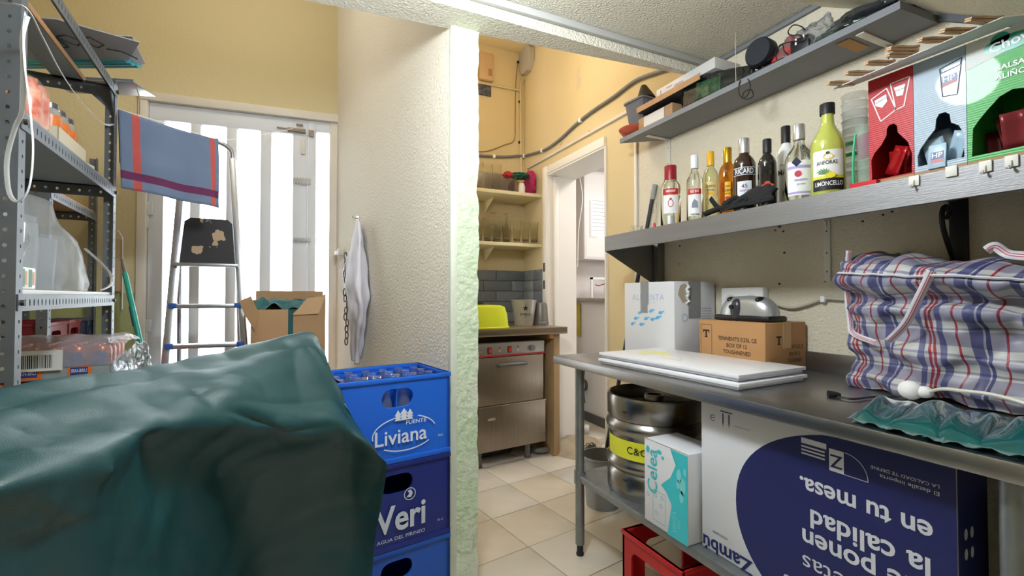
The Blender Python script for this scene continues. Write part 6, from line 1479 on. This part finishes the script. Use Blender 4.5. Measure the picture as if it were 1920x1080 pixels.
run('thin_cable', 'thin brown cable looping down the far yellow wall', 'cable', curve([bw(971, 116, .006), bw(967, 160, .006), bw(966, 220, .006), bw(964, 262, .006), bw(945, 272, .006), (bw(915, 283, .006)), bw(890, 284, .006)]), .004, mat('brown_cable', '8f7440', .6), 'cord')
g = [bw(880, 290, .012), bw(940, 294, .012), bw(972, 292, .014), Vector((1.782, 3.60, 2.425)), aX(990, 290, XW-.018)]
g += [aX(x, y, XW-.018) for x, y in ((1003, 287), (1025, 279), (1050, 261), (1080, 233), (1110, 209), (1150, 182), (1190, 152), (1225, 138), (1262, 126))]
gcur = []
for i in range(70): gcur.append(catmull(g, i/69))
run('grey_conduit', 'grey flexible conduit curving round the corner above the doorway', 'conduit', gcur, .011, mat('grey_flex_conduit', '77777a', .5), 'conduit', 10, [gcur[4], gcur[16], gcur[30], gcur[44]])
g = MB()
for (x, y) in ((971, 117), (974, 191), (974, 267)):
    q = bw(x, y); t = thing('cable_tack', 'small black cable knob on the far wall beside the cream conduit', 'cable clip', q, 0, 'black cable knobs on the far wall'); MB().lathe([(0, 0), (.013, 0), (.011, .012), (0, .014)], 12, RX(math.pi/2)).build('knob_body', M_black, t)
# doorway floor litter: rag, hose, pipe, scourer tub
q = aZ(1075, 838, 0)
t = thing('stone_slab', 'rough pale slab lying on the floor at the doorway', 'slab', (q.x, q.y, 0), .5)
P = []
for j in range(11):
    P.append([Vector(((i/14-.5)*.50, (j/10-.5)*.32, .001+.055*(min(1, 6*min(i/14, 1-i/14)))*(min(1, 5*min(j/10, 1-j/10)))+.010*noise.noise(Vector((i*.5, j*.6, 2)))*(0 < i < 14)*(0 < j < 10))) for i in range(15)])
for r_ in P:
    for v_ in r_: v_.z = max(v_.z, .001)
MB().grid(P).build('slab_body', mat('rough_stone', 'b5a78e', .9, bump=1, bscale=40, var=.3, vscale=9), t, smooth=50)
hz = [aZ(x, y, .028) for x, y in ((985, 838), (1010, 845), (1040, 838), (1062, 822), (1085, 806))]
t = thing('drain_hose', 'grey drain hose running from the washer to the doorway', 'hose', hz[0]); world_tube('hose_body', hz, .022, mat('grey_hose', '6e6a66', .5), t, 10)
p0 = aZ(1090, 803, .05); t = thing('white_pipe', 'short white plastic pipe end lying at the doorway', 'pipe', p0)
MB().cyl((-.08, .06, 0), (.05, -.03, .0), .028, 18).cyl((.03, -.018, 0), (.055, -.034, 0), .033, 18).build('pipe_body', mat('white_pvc', 'd8d5cf', .35), t)
q = aZ(1108, 862, 0); t = thing('scourer_tub', 'small clear tub of steel scourers on the floor beside the bench', 'tub', (q.x+.05, q.y+.07, 0))
MB().lathe([(0, 0), (.06, 0), (.08, .09), (.078, .09), (.058, .004), (0, .004)], 24).build('tub_body', Gg, t)
g = MB(); random.seed(6)
for k in range(26):
    a = random.random()*6.28; b_ = random.random()*.04; g.tube([(b_*math.cos(a)+.018*math.cos(c_), b_*math.sin(a)+.018*math.sin(c_)*math.cos(k), .05+.03*random.random()+.018*math.sin(c_)*math.sin(k)) for c_ in [i/8*6.28 for i in range(8)]], .0022, 4, closed=True)
tag(g.build('scourer_wire', pl('4a443e', .4), t), kind='stuff')
# next room
t = thing('marble_counter', 'speckled stone counter with routers in the next room', 'counter', (2.42, 3.05, 1.14)); MB().box(0, .9, 0, .80, -.008, .026, bev=.004).build('slab', mat('speckled_granite', 'b3a99c', .35, var=.5, vscale=60, col2='6f655c'), t)
cbx = thing('white_wall_cabinet', 'white metal cabinet with a handwritten note in the next room', 'cabinet', (2.455, 3.70, 1.48))
hc = aY(1093, 318, 3.70).z-aY(1093, 487, 3.70).z; cbx.location = (aY(1093, 400, 3.70).x, 3.70, aY(1093, 487, 3.70).z)
MB().box(0, .62, 0, .155, 0, hc, bev=.004).build('cabinet_body', pl('cfc8c4', .4), cbx)
dr_ = MB().box(.006, .614, -.014, 0, .006, hc-.006, bev=.003).build('door', pl('e9e5e2', .35), cbx)
MB().box(.03, .59, -.0155, -.014, .03, hc-.03).build('door_panel', pl('efecea', .35), dr_)
q = aY(1122, 408, 3.684)-Vector(cbx.location)
nt = thing('handwritten_note', 'handwritten paper note taped on the white cabinet door', 'note', Vector(cbx.location)+Vector((q.x, -.0165, q.z)))
MB().box(-.085, .10, -.001, 0, -.19, .19).build('paper', P_w, nt); MB().box(-.11, -.02, .0, .001, -.20, .16).build('under_paper', pl('d6d2d0'), nt)
g = MB(); random.seed(12); FN = frame((0, -.0012, 0), (1, 0, 0), (0, 0, 1))
for k in range(9):
    x = -.07
    while x < .08:
        w_ = random.uniform(.008, .022); g.rect(x, x+w_, .16-k*.036, .164-k*.036, FN); x += w_+.006
g.build('handwriting', pl('7b7880', .6), nt)
for k, (x, y, lb) in enumerate(((2.50, 3.12, 'white router lying nearest on the stone counter in the next room'), (2.60, 3.42, 'white router farther back on the stone counter in the next room'))):
    t = thing('router', lb, 'router', (x, y, 1.167), -.4); MB().box(0, .22, 0, .14, 0, .035, bev=.006).build('router_body', P_w, t)
    MB().cyl((.03, .13, .03), (.03, .13, .17), .005, 8).cyl((.19, .13, .03), (.19, .13, .17), .005, 8).build('antenna', P_w, t)
t = thing('patch_box', 'white open network frame on the stone counter', 'frame', (2.56, 3.70, 1.167)); MB().box(0, .02, 0, .02, 0, .20).box(.16, .18, 0, .02, 0, .20).box(.36, .38, 0, .02, 0, .2).box(0, .38, 0, .02, .18, .20).build('frame_body', P_w, t)
random.seed(21)
for k, (c_, lb) in enumerate((('b0343a', 'red network lead tangled on the stone counter'), ('3a3a40', 'black network lead tangled on the stone counter'), ('b8b5b0', 'pale grey network lead tangled on the stone counter'), ('8c3038', 'dark red lead at the back of the stone counter'))):
    pts = [Vector((2.47+i*.09+random.uniform(-.02, .02), 3.15+k*.12+random.uniform(-.06, .06), 1.20+.03*k*.5+random.uniform(0, .10))) for i in range(6)]
    t = thing('network_lead', lb, 'cable', pts[0]); world_tube('cord', pts, .005, pl(c_, .5), t, 6)
t = thing('hanging_cable', 'thin white cable hanging beside the white cabinet', 'cable', aY(1083, 310, 3.6)); world_tube('cord', [aY(x, y, 3.6) for x, y in ((1083, 312), (1092, 370), (1085, 430), (1083, 500))], .004, P_w, t, 6)
t = thing('yellow_cloth_strip', 'yellow cloth strip hanging at the end of the low wall', 'cloth', aX(1083, 600, 2.47)); MB().box(-.006, .0, -.05, .05, -.16, .16, bev=.002).build('cloth_body', pl('c9bb4a', .8), t)
t = thing('wall_pipe_clamp', 'dark pipe bend on the low wall of the next room', 'pipe', aX(1098, 715, 2.46)); MB().tube([catmull([Vector((-.02, .0, .12)), Vector((-.03, 0, .03)), Vector((-.03, -.05, .0)), Vector((-.03, -.05, -.06)), Vector((-.03, .0, -.09)), Vector((-.02, 0, -.2))], i/24) for i in range(25)], .014, 8).build('pipe_body', mat('dark_pipe', '4c4844', .5), t)
